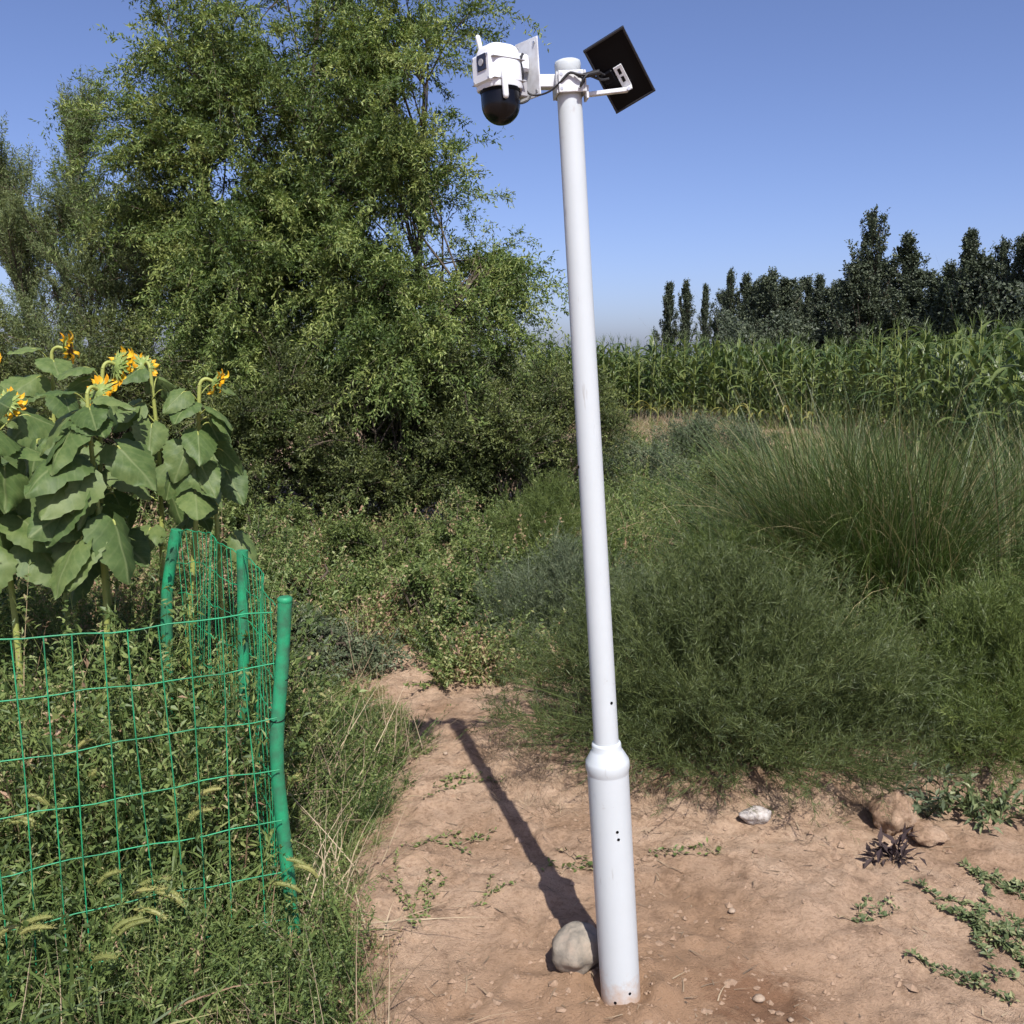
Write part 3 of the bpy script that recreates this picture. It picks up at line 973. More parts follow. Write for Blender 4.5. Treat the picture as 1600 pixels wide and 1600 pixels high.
# ------------------------------------------------------------------ feathery shrubs, tussocks
def feather_shrub(name, x, y, h, rx, ry, mat, label, sd, nst=150, ns=20, nsp=30, tmu=.42, group=None):
    seed(sd)
    root = empty(name, (x, y, gz1(x, y) - .02))
    gl = Geo(); gw = Geo()
    a = U(0, 6.283, nst); q = np.sqrt(U(0, 1, nst))
    B0 = np.stack([np.cos(a) * q * rx * .35, np.sin(a) * q * ry * .35, 0 * a], 1)
    el = np.clip(U(-.15, 1, nst), .10, 1) * math.pi / 2
    k = U(.8, 1.05, nst)
    E = np.stack([np.cos(a) * np.cos(el) * rx * k, np.sin(a) * np.cos(el) * ry * k, np.maximum(np.sin(el) * h * k + .05, .02)], 1)
    B1 = (B0 + E) / 2 + UP * U(.02, .16, (nst, 1)) * h + rng.normal(0, .04, (nst, 3))
    sprays(gl, gw, B0, B1, E, ns=ns, Ls=(.1, .3), nsp=nsp, Lsp=(.015, .046), nl=0, Ll=None, Wl=(.0018, .0033), droop=.05, upb=.3,
           spread=.75, t0=.15, rbr=.004, tmu=tmu, tsd=.24, sprig_spread=.8)
    m = nst                                       # long wiry shoots poking out of the dome
    i_ = rng.integers(0, nst, m * 3); i_ = i_[E[i_, 2] > .3 * h][:m]; m = len(i_)
    ribbons(gl, E[i_] * U(.55, .95, (m, 1)), unit(E[i_] * [1, 1, .6] + rdir(m) * .35 + UP * .25), U(.15, .42, m), .0026, rng.normal(0, .12, (m, 3)) - UP * .08, U(.55, 1, m), K=5)
    gw.build('stem', mat, root); gl.build('foliage', mat, root)
    return tag(root, label, 'shrub', group)


feather_shrub('feathery_shrub', .97, 4.10, .78, 1.14, .88, G_FEATHER, 'large feathery dark green shrub right behind the foot of the white pole', 301, 340)
feather_shrub('feathery_shrub', 2.2, 4.2, .64, .85, .78, G_LIGHT, 'feathery yellow-green shrub at the right picture edge below the tussock', 302, 200)
feather_shrub('feathery_shrub', .35, 5.6, .6, .62, .55, G_SAGE, 'feathery bluish shrub behind the pole, left of the large dark shrub', 303, 120)
feather_shrub('feathery_shrub', 1.35, 5.6, .66, .7, .55, G_LIGHT, 'feathery light green shrub between the large dark shrub and the tussock', 304, 120)
feather_shrub('feathery_shrub', .3, 7.4, .75, .6, .6, G_LIGHT, 'yellow-green wispy shrub behind the pole at the foot of the dark bushes', 305, 90)
WEEDB = dict(ns=9, Ls=(.1, .26), nsp=8, Lsp=(.03, .09), nl=6, Ll=(.015, .034), Wl=(.008, .016), droop=.1, upb=.35,
             spread=.8, rbr=.004, tmu=.48, tsd=.3)
for x, y, h, r, m_, lb in ((-.45, 5.75, .42, .36, G_WEED, 'bushy pale weed standing at the very end of the bare track'),
                          (-.05, 6.3, .5, .4, G_LIGHT, 'bushy yellow-green weed right of the end of the bare track'),
                          (-1.3, 6.2, .5, .42, G_WEED, 'broad bushy weed left of the end of the bare track'),
                          (-1.0, 7.2, .55, .45, G_LIGHT, 'bushy bright weed in front of the dark bushes, straight beyond the track'),
                          (-1.9, 6.9, .55, .45, G_WEED, 'bushy weed between the green fence and the dark bushes'),
                          (-2.1, 7.9, .6, .5, G_LIGHT, 'tall bright weed clump touching the dark bush beyond the fence'),
                          (-.35, 7.7, .6, .5, G_WEED, 'tall weed clump at the foot of the bush left of the pole'),
                          (-1.0, 5.2, .36, .32, G_SAGE, 'low grey-green weed clump on the left side of the bare track')):
    bush('bushy_weed', x, y, h, r, 34, m_, lb, int(340 + 10 * y), WEEDB, 'weed')
bush('scrub_bush', 1.75, 12.2, .72, .75, 36, G_SAGE, 'grey-green scrub bush right of the pole in front of the pale track', 311, cat='bush')
bush('scrub_bush', 3.0, 14.4, .8, .95, 42, G_SAGE, 'wide grey-green scrub bush below the straw heap', 312, cat='bush')
bush('scrub_bush', 2.3, 9.2, .6, .6, 26, G_BUSH, 'low twiggy bush in the hollow left of the big tussock', 313, cat='bush')


def tussock(name, x, y, n, L, label, sd, spreadk=1.0, mat=G_TUS):
    seed(sd)
    root = empty(name, (x, y, gz1(x, y) - .02))
    g = Geo()
    a = U(0, 6.283, n); q = np.sqrt(U(0, 1, n)) * .2 * L / 1.2
    hub = rng.normal(0, .13 * L, (7, 2)) * [1.5, 1]; hk = rng.integers(0, 7, n)
    P = np.stack([np.cos(a) * q, np.sin(a) * q, U(0, .05, n)], 1)
    P[:, :2] += hub[hk]
    a2 = np.where(U(0, 1, n) < .6, np.arctan2(P[:, 1], P[:, 0]), a) + rng.normal(0, .6, n)
    th0 = np.abs(rng.normal(0, .78, n)) * spreadk + q * .4
    cv = np.abs(rng.normal(0, 1.25, n)) * spreadk * U(.2, 1.3, n) + .15
    K = 9
    tt = np.linspace(0, 1, K + 1)
    LL = (.35 + .75 * U(0, 1, n) ** .8) * L
    far_ = U(0, 1, n) < .16
    LL[far_] *= 1.38; th0[far_] += U(.1, .6, int(far_.sum())); cv[far_] *= .6
    ang = th0[:, None] + cv[:, None] * np.clip((tt - .18) / .82, 0, 1)[None] ** 1.2
    dr = np.sin(ang) * LL[:, None] / K; dz = np.cos(ang) * LL[:, None] / K
    rr = np.concatenate([np.zeros((n, 1)), np.cumsum(dr[:, :-1], 1)], 1); zz = np.concatenate([np.zeros((n, 1)), np.cumsum(dz[:, :-1], 1)], 1)
    C = P[:, None] + np.stack([np.cos(a2)[:, None] * rr, np.sin(a2)[:, None] * rr, zz], -1) + rng.normal(0, .03, (n, 1, 3)) * tt[None, :, None] ** 2
    C[..., 2] = np.maximum(C[..., 2], np.where(np.hypot(C[..., 0], C[..., 1]) > .55, -.2, .02))
    sd_ = np.stack([-np.sin(a2), np.cos(a2), 0 * a2], 1) + rdir(n) * .5
    wd = U(.003, .0068, n)[:, None] * ((1 - tt ** 1.8) * .9 + .1)[None]
    off = unit(sd_)[:, None] * wd[..., None] / 2
    V = np.stack([C - off, C + off], 2)
    ix = np.arange(n)[:, None] * (2 * (K + 1)) + np.arange(K)[None] * 2
    t = np.clip(rng.normal(.45, .24, n), 0, .86); t[U(0, 1, n) < .10] = 1; LL0 = U(0, 1, n) < .05; t[LL0] = 1
    g.add(V, np.stack([ix, ix + 1, ix + 3, ix + 2], -1).reshape(-1, 4), np.repeat(t, K))
    g.build('blades', mat, root)
    # flower stalks that overtop the blades
    gs = Geo(); m = max(6, n // 60)
    D2 = unit(rdir(m) * .35 + UP)
    C = ribbons(gs, rng.normal(0, .08, (m, 3)) * [1, 1, 0], D2, U(.8, 1.0, m) * L, .004, D2 * [1, 1, 0] * .2 - UP * .05, U(.6, 1, m), K=6)
    gs.build('seed_stalks', G_TUS, root)
    return tag(root, label, 'grass tussock')


tussock('grass_tussock', 2.58, 6.0, 7500, 1.5, 'huge fountain-like tussock of tall green grass at the right', 321)
tussock('grass_tussock', 3.95, 6.9, 3000, 1.3, 'tall grass tussock at the right picture edge behind the huge one', 322, .8)
tussock('grass_tussock', 1.75, 7.9, 700, .8, 'small arching grass tuft left of the huge tussock', 323)
tussock('grass_tussock', 3.2, 9.4, 1800, 1.1, 'grass tussock behind the huge one, in front of the corn', 324, .8)
tussock('grass_tussock', 4.6, 13.0, 1500, 1.1, 'distant grass tussock at the foot of the corn field', 325, .8)

# ------------------------------------------------------------------ pole with camera and solar panel
def white_paint():
    m, nt, out = mat_new('white_paint')
    p = nt.nodes.new('ShaderNodeBsdfPrincipled')
    p.inputs['Roughness'].default_value = .38; p.inputs['Specular IOR Level'].default_value = .45
    tc = nt.nodes.new('ShaderNodeTexCoord')
    n = noise(nt, 14, 6, .65, vec=tc.outputs['Object'])
    r = ramp(nt, [(.28, (.42, .42, .42)), (.34, (.475, .51, .52)), (1, (.50, .535, .55))])
    nt.links.new(n.outputs['Fac'], r.inputs['Fac'])
    # soil splashed on the lowest centimetres
    sx = nt.nodes.new('ShaderNodeSeparateXYZ'); nt.links.new(tc.outputs['Object'], sx.inputs[0])
    n2 = noise(nt, 45, 4, .7, vec=tc.outputs['Object'])
    ma = nt.nodes.new('ShaderNodeMath'); ma.operation = 'MULTIPLY_ADD'; ma.inputs[1].default_value = .16
    nt.links.new(n2.outputs['Fac'], ma.inputs[0]); nt.links.new(sx.outputs['Z'], ma.inputs[2])
    mr = nt.nodes.new('ShaderNodeMapRange'); mr.inputs['From Min'].default_value = .085; mr.inputs['From Max'].default_value = .17
    mr.inputs['To Min'].default_value = .8; mr.inputs['To Max'].default_value = 0
    nt.links.new(ma.outputs[0], mr.inputs['Value'])
    mx = nt.nodes.new('ShaderNodeMix'); mx.data_type = 'RGBA'
    nt.links.new(mr.outputs[0], mx.inputs['Factor']); nt.links.new(r.outputs[0], mx.inputs['A']); mx.inputs['B'].default_value = (.42, .27, .17, 1)
    nt.links.new(mx.outputs['Result'], p.inputs['Base Color'])
    # scuffs: short streaks along the tube
    mp = nt.nodes.new('ShaderNodeMapping'); mp.inputs['Scale'].default_value = (70, 70, 9)
    nt.links.new(tc.outputs['Object'], mp.inputs['Vector'])
    ns_ = noise(nt, 1.0, 3, .6, vec=mp.outputs['Vector'])
    rs = ramp(nt, [(.66, (0, 0, 0)), (.74, (.5, .5, .5))])
    nt.links.new(ns_.outputs['Fac'], rs.inputs['Fac'])
    mx2 = nt.nodes.new('ShaderNodeMix'); mx2.data_type = 'RGBA'
    nt.links.new(rs.outputs[0], mx2.inputs['Factor']); nt.links.new(mx.outputs['Result'], mx2.inputs['A']); mx2.inputs['B'].default_value = (.3, .28, .26, 1)
    nt.links.new(mx2.outputs['Result'], p.inputs['Base Color'])
    b = nt.nodes.new('ShaderNodeBump'); b.inputs['Strength'].default_value = .06; b.inputs['Distance'].default_value = .003
    n3 = noise(nt, 25, 3, .5, vec=tc.outputs['Object'])
    nt.links.new(n3.outputs['Fac'], b.inputs['Height']); nt.links.new(b.outputs[0], p.inputs['Normal'])
    nt.links.new(p.outputs[0], out.inputs['Surface'])
    return m


WHITE = white_paint()
PLASTIC = plain_mat('white_plastic', (.68, .70, .72), .35, .5)
METALW = plain_mat('white_bracket', (.62, .64, .66), .42, .5, var=(.5, .5, .5), vscale=40)
BLACK = plain_mat('black_plastic', (.002, .002, .003), .45, .12)
DOME = plain_mat('dark_dome', (.004, .004, .006), .22, .3)
GLASSY = plain_mat('lens', (.02, .015, .02), .05, .8)
RUBBER = plain_mat('cable_rubber', (.02, .02, .022), .5, .4)
STEEL = plain_mat('steel', (.55, .55, .55), .35, .5, .8)
GREY = plain_mat('grey_plastic', (.35, .35, .36), .4, .5)

LEAN = R(-4.0)
PX, PY = .309, 2.47
pole = empty('pole', (PX, PY, gz1(PX, PY) - .0), (0, LEAN, 0))
tag(pole, 'tall white two-stage metal pole leaning left in the bare soil', 'pole')
g = Geo()
lathe(g, [(.0555, -.1), (.0555, .0), (.0565, .30), (.0565, .683)], 48, caps=False)
g.build('lower_tube', WHITE, pole, True)
g = Geo()
lathe(g, [(.0567, .680), (.0580, .686), (.0600, .695), (.0600, .708), (.0585, .715), (.043, .742), (.0400, .747), (.0400, .759), (.0385, .764), (.0335, .766)], 48, caps=False)
g.build('collar', WHITE, pole, True)
g = Geo()
lathe(g, [(.0338, .75), (.0320, 1.6), (.0298, 2.478)], 48, caps=False)
g.build('upper_tube', WHITE, pole, True)
g = Geo()
lathe(g, [(.0298, 2.478), (.0315, 2.481), (.0318, 2.500), (.0305, 2.506), (.024, 2.509)], 48)
g.build('cap', WHITE, pole, True)
for z, r_, dx in ((.53, .0565, .012), (.508, .0565, .014), (.885, .0337, .018), (.045, .056, .022), (.02, .056, -.02), (1.52, .0323, -.031)):
    g = Geo()
    yy_ = -math.sqrt(max(1e-6, r_ ** 2 - dx ** 2))
    nrm = Vector((dx, yy_, 0)).normalized()
    lathe(g, [(.0042, -.004), (.0042, .0006)], 12)
    h = g.build('bolt_hole', BLACK, pole)
    h.location = (dx, yy_, z); h.rotation_euler = nrm.to_track_quat('Z', 'Y').to_euler()


def child_box(name, c, d, mat, parent, rot=(0, 0, 0), bev=.002):
    g = Geo(); box(g, (0, 0, 0), d, bev=bev)
    o = g.build(name, mat, parent)
    o.location = c; o.rotation_euler = rot
    return o


def child_cyl(name, c, r, h, mat, parent, axis_=(0, 0, 1), s=16, prof=None):
    g = Geo(); lathe(g, prof or [(r, -h / 2), (r, h / 2)], s)
    o = g.build(name, mat, parent, prof is not None)
    o.location = c; o.rotation_euler = Vector(axis_).to_track_quat('Z', 'Y').to_euler()
    return o


def child_cable(name, pts, r, mat, parent, s=6, sub=6):
    pts = np.array(pts, float)
    k = np.arange(len(pts)); tt = np.linspace(0, len(pts) - 1, (len(pts) - 1) * sub + 1)
    # Catmull-Rom
    P = np.concatenate([[2 * pts[0] - pts[1]], pts, [2 * pts[-1] - pts[-2]]])
    out = []
    for t in tt:
        i = min(int(t), len(pts) - 2); u = t - i
        a, b, c, d = P[i], P[i + 1], P[i + 2], P[i + 3]
        out.append(.5 * ((2 * b) + (c - a) * u + (2 * a - 5 * b + 4 * c - d) * u * u + (-a + 3 * b - 3 * c + d) * u ** 3))
    g = Geo(); tubes(g, np.array(out), r, s=s, cap=True)
    return g.build(name, mat, parent, True)


# --- security camera on its arm (coordinates relative to the pole axis, z measured from the pole foot)
ptz = empty('security_camera', (PX, PY, gz1(PX, PY)), (0, LEAN, 0))
tag(ptz, 'white dome security camera with two stub antennas, bracketed to the pole top', 'camera')
child_box('clamp_plate', (.004, -.0365, 2.452), (.062, .006, .05), METALW, ptz, (0, 0, R(6)), .0015)
child_box('clamp_plate', (-.002, .0365, 2.452), (.062, .006, .05), METALW, ptz, (0, 0, R(6)), .0015)
child_box('clamp_cheek', (-.0325, 0, 2.452), (.005, .068, .05), METALW, ptz, (0, 0, R(6)), .0015)
child_box('clamp_cheek', (.0345, 0, 2.452), (.005, .068, .05), METALW, ptz, (0, 0, R(6)), .0015)
for bx_, bz in ((-.02, 2.468), (.024, 2.468), (-.02, 2.436), (.024, 2.436)):
    child_cyl('bolt', (bx_, -.0405, bz), .0042, .005, STEEL, ptz, (0, 1, 0), 6)
child_box('arm', (-.055, .004, 2.464), (.046, .03, .030), METALW, ptz, (0, 0, R(14)), .002)
# back plate, turned so that it faces left and towards the viewer
PA = math.atan2(.06, -.052)        # direction along the plate
pm = np.array([-.096, .012, 2.497])
child_box('back_plate', pm, (.080, .004, .136), METALW, ptz, (0, 0, PA - math.pi), .001)
for u, v in ((-.03, .055), (.03, .055), (-.03, -.055), (.03, -.055)):
    c, s_ = math.cos(PA), math.sin(PA)
    q = pm + np.array([c * u - s_ * -0.0 , s_ * u, v]) + np.array([-s_ * 0, 0, 0]) + np.array([-.76, -.65, 0]) * .003
    child_cyl('bolt', q, .0035, .004, STEEL, ptz, (-.76, -.65, 0), 8)
child_box('neck', pm + np.array([-.022, -.02, .012]), (.05, .03, .04), PLASTIC, ptz, (0, 0, math.atan2(.65, .76)), .006)
# housing: rounded upright body with a flat lens face turned left
hc = np.array([-.168, -.035, 2.494])


def housing():
    g = Geo()
    s = 40
    a = np.arange(s) / s * 2 * math.pi
    lv = []
    for z, k in ((-.052, 1.0), (-.048, 1.03), (.0, 1.0), (.022, .98), (.034, .93), (.042, .84), (.047, .70), (.0495, .45), (.050, .0)):
        # superellipse in plan
        e = .55
        x = np.sign(np.cos(a)) * np.abs(np.cos(a)) ** e * .048 * k
        y = np.sign(np.sin(a)) * np.abs(np.sin(a)) ** e * .044 * k
        lv.append(np.stack([x, y, np.full(s, z)], 1))
    V = np.concatenate(lv); m = len(lv)
    b = np.arange(m - 1)[:, None] * s; j = np.arange(s)[None]; k2 = (j + 1) % s
    g.add(V, np.stack([b + j, b + k2, b + s + k2, b + s + j], -1).reshape(-1, 4))
    VV = np.concatenate([lv[0], [[0, 0, -.052]]]); jj = np.arange(s)
    g.add(VV, np.stack([(jj + 1) % s, jj, np.full(s, s)], -1))
    return g


FA = math.atan2(-.62, -.78)          # the way the camera looks
o = housing().build('housing', PLASTIC, ptz, True)
o.location = hc; o.rotation_euler = (0, 0, FA)
fdir = np.array([math.cos(FA), math.sin(FA), 0]); sdir = np.array([-fdir[1], fdir[0], 0])
fb = child_box('lens_block', hc + fdir * .044 + sdir * .0 + UP * -.008, (.02, .070, .066), PLASTIC, ptz, (0, 0, FA), .004)
lw = child_box('lens_window', hc + fdir * .0545 + sdir * .006 + UP * .004, (.003, .034, .036), GLASSY, ptz, (0, 0, FA), .0008)
child_cyl('lens', hc + fdir * .0565 + sdir * .006 + UP * .004, .008, .003, GREY, ptz, fdir, 20)
g = Geo(); lathe(g, [(.0492, -.0012), (.0492, .0012)], 40)
for q_ in range(2):
    o = child_box('housing_seam', hc + UP * (.012 if q_ == 0 else -.036), (.0975, .0895, .0012), GREY, ptz, (0, 0, FA), .0003)
for a_, b_ in ((-.028, .018), (.028, .018), (-.028, -.034), (.028, -.034)):
    child_cyl('screw', hc + fdir * .0545 + sdir * a_ + UP * b_, .0026, .002, STEEL, ptz, fdir, 8)
# moving ball below
g = Geo()
prof = [(.0455, 0), (.0465, -.004), (.0465, -.032)]
for k in range(1, 11):
    t = k / 10 * math.pi / 2
    prof.append((.0465 * math.cos(t) + 1e-5, -.032 - .0465 * math.sin(t)))
lathe(g, prof[::-1], 40, caps=False)
d = g.build('dome', DOME, ptz, True); d.location = hc + UP * -.052
g = Geo(); lathe(g, [(.047, -.004), (.0485, 0), (.0485, .005)], 40)
o = g.build('dome_ring', BLACK, ptz, True); o.location = hc + UP * -.055
# antennas
ant = [(.0045, 0), (.006, .003), (.0062, .05), (.0058, .054), (.003, .057)]
a1 = child_cyl('antenna', hc + np.array([-.036, .022, .028]), 0, 0, PLASTIC, ptz, (-.16, .05, 1), 14, ant)
a2 = child_cyl('antenna', hc + np.array([.012, -.056, -.026]), 0, 0, PLASTIC, ptz, (.02, -.05, -1), 14,
               [(.0055, -.006), (.0064, -.002), (.0072, .003), (.0072, .05), (.0062, .056), (.003, .058)])
child_cyl('antenna_hinge', hc + np.array([.012, -.048, -.026]), .0055, .016, PLASTIC, ptz, (0, 1, 0), 12)
child_cable('cable', [pm + np.array([-.03, -.03, .0]), pm + np.array([-.026, -.046, -.05]), pm + np.array([-.03, -.05, -.085]),
                      pm + np.array([-.008, -.035, -.080]), pm + np.array([.004, -.028, -.062])], .0022, RUBBER, ptz)
child_cable('cable', [pm + np.array([-.012, -.022, .03]), pm + np.array([-.02, -.04, .012]), pm + np.array([-.016, -.042, -.02]), pm + np.array([-.024, -.03, -.045])], .005, RUBBER, ptz)
child_cable('cable', [np.array([-.02, -.044, 2.452]), np.array([-.045, -.03, 2.436]), np.array([-.075, -.02, 2.43]), pm + np.array([-.004, -.03, -.06]), pm + np.array([-.02, -.036, -.03])], .0024, RUBBER, ptz)
child_box('junction_box', pm + np.array([-.022, -.026, -.05]), (.03, .022, .04), GREY, ptz, (0, 0, PA - math.pi), .003)

# --- solar panel on the other side
sol = empty('solar_panel', (PX, PY, gz1(PX, PY)), (0, LEAN, 0))
tag(sol, 'small black solar panel seen from behind, on an arm right of the pole top', 'solar panel')
sc_c = np.array([.124, -.01, 2.474])
# u: short edge, v: long edge (x right, y away, z up)
u = np.array([57, -20, 24.]); v = np.array([64, 60, -102.])
u = u / np.linalg.norm(u); v = v - u * (u @ v); v = v / np.linalg.norm(v)
nrm = np.cross(u, v)
MR = Matrix((u, v, nrm)).transposed()
er = MR.to_euler()
SW, SH = .102, .166
child_box('panel', sc_c, (SW, SH, .007), BLACK, sol, er, .0012)
back = nrm * (1 if nrm[1] < 0 else -1)


def solar_cells():
    m, nt, out = mat_new('solar_cells')
    p = nt.nodes.new('ShaderNodeBsdfPrincipled'); p.inputs['Roughness'].default_value = .12
    br = nt.nodes.new('ShaderNodeTexBrick'); br.inputs['Scale'].default_value = 30; br.offset = 0
    br.inputs['Color1'].default_value = (.006, .008, .03, 1); br.inputs['Color2'].default_value = (.008, .01, .035, 1); br.inputs['Mortar'].default_value = (.3, .3, .32, 1)
    br.inputs['Mortar Size'].default_value = .012
    tc = nt.nodes.new('ShaderNodeTexCoord'); nt.links.new(tc.outputs['Object'], br.inputs['Vector'])
    nt.links.new(br.outputs['Color'], p.inputs['Base Color']); nt.links.new(p.outputs[0], out.inputs['Surface'])
    return m


FRAME = plain_mat('dark_frame', (.02, .02, .022), .4, .4)
for du, dv_, lu, lv in ((0, SH / 2, SW + .006, .005), (0, -SH / 2, SW + .006, .005), (SW / 2, 0, .005, SH), (-SW / 2, 0, .005, SH)):
    child_box('frame', sc_c + u * du + v * dv_, (lu, lv, .0105), FRAME, sol, er, .001)
child_box('cell_sheet', sc_c - back * .0042, (SW - .008, SH - .008, .002), solar_cells(), sol, er, 0)
# bracket: slotted plate lying on the back, bent tab, arm to the pole
br_c = sc_c + back * .008 - u * .0 + v * .012
child_box('bracket_plate', br_c, (.022, .056, .004), METALW, sol, er, .001)
for k in (-.014, .006):
    o = child_box('slot', br_c + back * .0022 + v * k, (.007, .014, .001), BLACK, sol, er, 0)
tab = br_c + v * .028 + back * .006
child_box('bracket_tab', tab + back * .008, (.022, .004, .024), METALW, sol, er, .001)
arm_a = np.array([.036, -.012, 2.424]); arm_b = tab + back * .016
mid_ = (arm_a + arm_b) / 2; dv = arm_b - arm_a
o = child_box('arm', mid_, (float(np.linalg.norm(dv)), .016, .010), METALW, sol, (0, 0, 0), .0015)
o.rotation_euler = Vector(dv).to_track_quat('X', 'Z').to_euler()
child_box('arm_foot', (.0405, -.008, 2.428), (.006, .04, .03), METALW, sol, (0, 0, R(6)), .001)
child_cyl('bolt', arm_b + np.array([0, -.009, 0]), .004, .006, STEEL, sol, (0, 1, 0), 8)
j = sc_c + back * .008 - u * .03 - v * .002
child_box('cable_box', j, (.03, .03, .012), BLACK, sol, er, .003)
child_cable('cable', [j + back * .006, j + np.array([-.02, -.02, -.008]), np.array([.05, -.045, 2.458]), np.array([.022, -.05, 2.462]), np.array([.0, -.046, 2.468]), np.array([-.02, -.044, 2.452])], .0032, RUBBER, sol)
child_cable('cable', [j + np.array([-.01, -.012, .004]), np.array([.06, -.04, 2.47]), np.array([.036, -.052, 2.455]), np.array([.024, -.048, 2.436]), np.array([.034, -.046, 2.45]), np.array([.012, -.044, 2.466])], .0026, RUBBER, sol)
child_cyl('cable_plug', (.052, -.046, 2.462), .0065, .04, RUBBER, sol, (1, -.2, .1), 12)

# ------------------------------------------------------------------ stones and soil lumps
def rock_mesh(sd, rx, ry, rz, rough, mat, n=24):
    seed(sd)
    m = n // 2 + 1
    th = np.linspace(0, math.pi, m); ph = np.arange(n) / n * 2 * math.pi
    X = np.sin(th)[:, None] * np.cos(ph); Y = np.sin(th)[:, None] * np.sin(ph); Z = np.cos(th)[:, None] * np.ones(n)
    o1 = U(0, 90)
    d = np.ones(X.shape)
    for a_ in range(m):
        for b_ in range(n):
            p_ = Vector((X[a_, b_] + o1, Y[a_, b_], Z[a_, b_]))
            d[a_, b_] += rough * (.55 * mnoise.noise(p_ * 1.3) + .3 * mnoise.noise(p_ * 3.1) + .16 * mnoise.noise(p_ * 7) + .08 * mnoise.noise(p_ * 15))
    V = np.stack([X * d * rx, Y * d * ry, Z * d * rz], -1)
    V[0] = V[0].mean(0); V[-1] = V[-1].mean(0)
    g = Geo()
    b = np.arange(m - 1)[:, None] * n; j = np.arange(n)[None]; k = (j + 1) % n
    g.add(V, np.stack([b + j, b + n + j, b + n + k, b + k], -1).reshape(-1, 4))
    return g.mesh('stone', mat, True)


def stone_mat(name, a, b, c, scale, bump=.4):
    m, nt, out = mat_new(name)
    tc = nt.nodes.new('ShaderNodeTexCoord')
    n = noise(nt, scale, 6, .65, vec=tc.outputs['Object'])
    r = ramp(nt, [(.3, a), (.5, b), (.72, c)])
    nt.links.new(n.outputs['Fac'], r.inputs['Fac'])
    p = nt.nodes.new('ShaderNodeBsdfPrincipled'); p.inputs['Roughness'].default_value = .85; p.inputs['Specular IOR Level'].default_value = .25
    nt.links.new(r.outputs[0], p.inputs['Base Color'])
    bp = nt.nodes.new('ShaderNodeBump'); bp.inputs['Strength'].default_value = bump; bp.inputs['Distance'].default_value = .006
    n2 = noise(nt, scale * 7, 5, .7, vec=tc.outputs['Object'])
    nt.links.new(n2.outputs['Fac'], bp.inputs['Height']); nt.links.new(bp.outputs[0], p.inputs['Normal'])
    nt.links.new(p.outputs[0], out.inputs['Surface'])
    return m


COBBLE = stone_mat('cobble', (.16, .145, .12), (.27, .232, .182), (.36, .285, .22), 20)
PALE = stone_mat('pale_stone', (.2, .145, .10), (.30, .225, .16), (.38, .30, .23), 30)
CLOD = stone_mat('clod', (.21, .135, .088), (.31, .212, .14), (.37, .26, .18), 25, .8)
BROKEN = stone_mat('weathered_rubble', (.12, .09, .07), (.42, .38, .34), (.62, .59, .56), 42, .8)


def stone(name, x, y, r, sd, rough, mat, label, sink=.3, rz=0, cat='stone', n=24, group=None):
    o = link(name, rock_mesh(sd, *r, rough, mat, n))
    o.location = (x, y, gz1(x, y) + r[2] * (1 - sink)); o.rotation_euler = (0, 0, rz)
    tag(o, label, cat, group)
    return o


stone('cobblestone', .192, 2.56, (.078, .064, .070), 401, .3, COBBLE, 'round grey cobblestone leaning against the foot of the white pole', .16, .3, n=40)
stone('rubble_stone', .92, 3.40, (.06, .036, .03), 402, .4, BROKEN, 'pale broken stone at the edge of the large feathery shrub', .2, .2)
stone('soil_mound', 1.44, 3.38, (.085, .08, .085), 403, .7, SOIL, 'pale crumbly soil mound at the right end of the large feathery shrub', .45, .4, 'soil mound', 44)
stone('soil_lump', 1.53, 3.31, (.08, .065, .03), 404, .7, SOIL, 'flat soil lump slumped in front of the pale soil mound', .35, .9, 'soil lump')
stone('pebble', .70, 2.47, (.018, .015, .012), 405, .6, PALE, 'pale pebble in the dug hollow right of the pole', .2, cat='pebble', n=14)
stone('pebble', .76, 2.36, (.008, .007, .005), 406, .6, PALE, 'tiny pale pebble in front of the dug hollow', .2, cat='pebble', n=12)
stone('pebble', .705, 2.83, (.012, .010, .007), 407, .6, PALE, 'pale pebble on the open sand behind the dug hollow', .2, cat='pebble', n=12)
stone('pebble', .33 - .62, 3.96, (.012, .01, .009), 408, .3, PALE, 'white pebble in the weeds beside the pole shadow', .1, cat='pebble', n=12)

# crumbs of soil and broken twigs
seed(410)
g = Geo()
n = 5200
X = U(-.6, 2.4, n); Y = 2.05 + U(0, 1, n) ** 1.4 * 3.4
k = (X > path_left(Y) - .1) & (vn(X * 3 + 2, Y * 3) > .3)
X, Y = X[k], Y[k]; n = len(X)
ico = np.array([[0, 0, 1], [.9, 0, .3], [.28, .85, .3], [-.72, .53, .3], [-.72, -.53, .3], [.28, -.85, .3]])
f = np.array([[0, 1, 2], [0, 2, 3], [0, 3, 4], [0, 4, 5], [0, 5, 1]])
S = np.exp(rng.normal(math.log(.0040), .62, n))
V = ico[None] * S[:, None, None] * U(.6, 1.4, (n, 6, 3))
V[..., 2] -= S[:, None] * .3
V += np.stack([X, Y, ground_z(X, Y)], 1)[:, None]
g.add(V, (np.arange(n)[:, None, None] * 6 + f[None]).reshape(-1, 3))
n = 260                                            # larger clods, thickest round the dug spots
X = np.concatenate([rng.normal(.5, .35, n // 2), U(-.4, 2.2, n // 2)]); Y = np.concatenate([rng.normal(2.5, .22, n // 2), U(2.15, 3.5, n // 2)])
k = (X > path_left(Y)) & (Y > 2.1) & (np.hypot(X - .31, Y - 2.47) > .075)
X, Y = X[k], Y[k]; n = len(X)
S = np.exp(rng.normal(math.log(.009), .4, n))
V = ico[None] * S[:, None, None] * U(.5, 1.4, (n, 6, 3)) * [1.2, 1.2, .8]
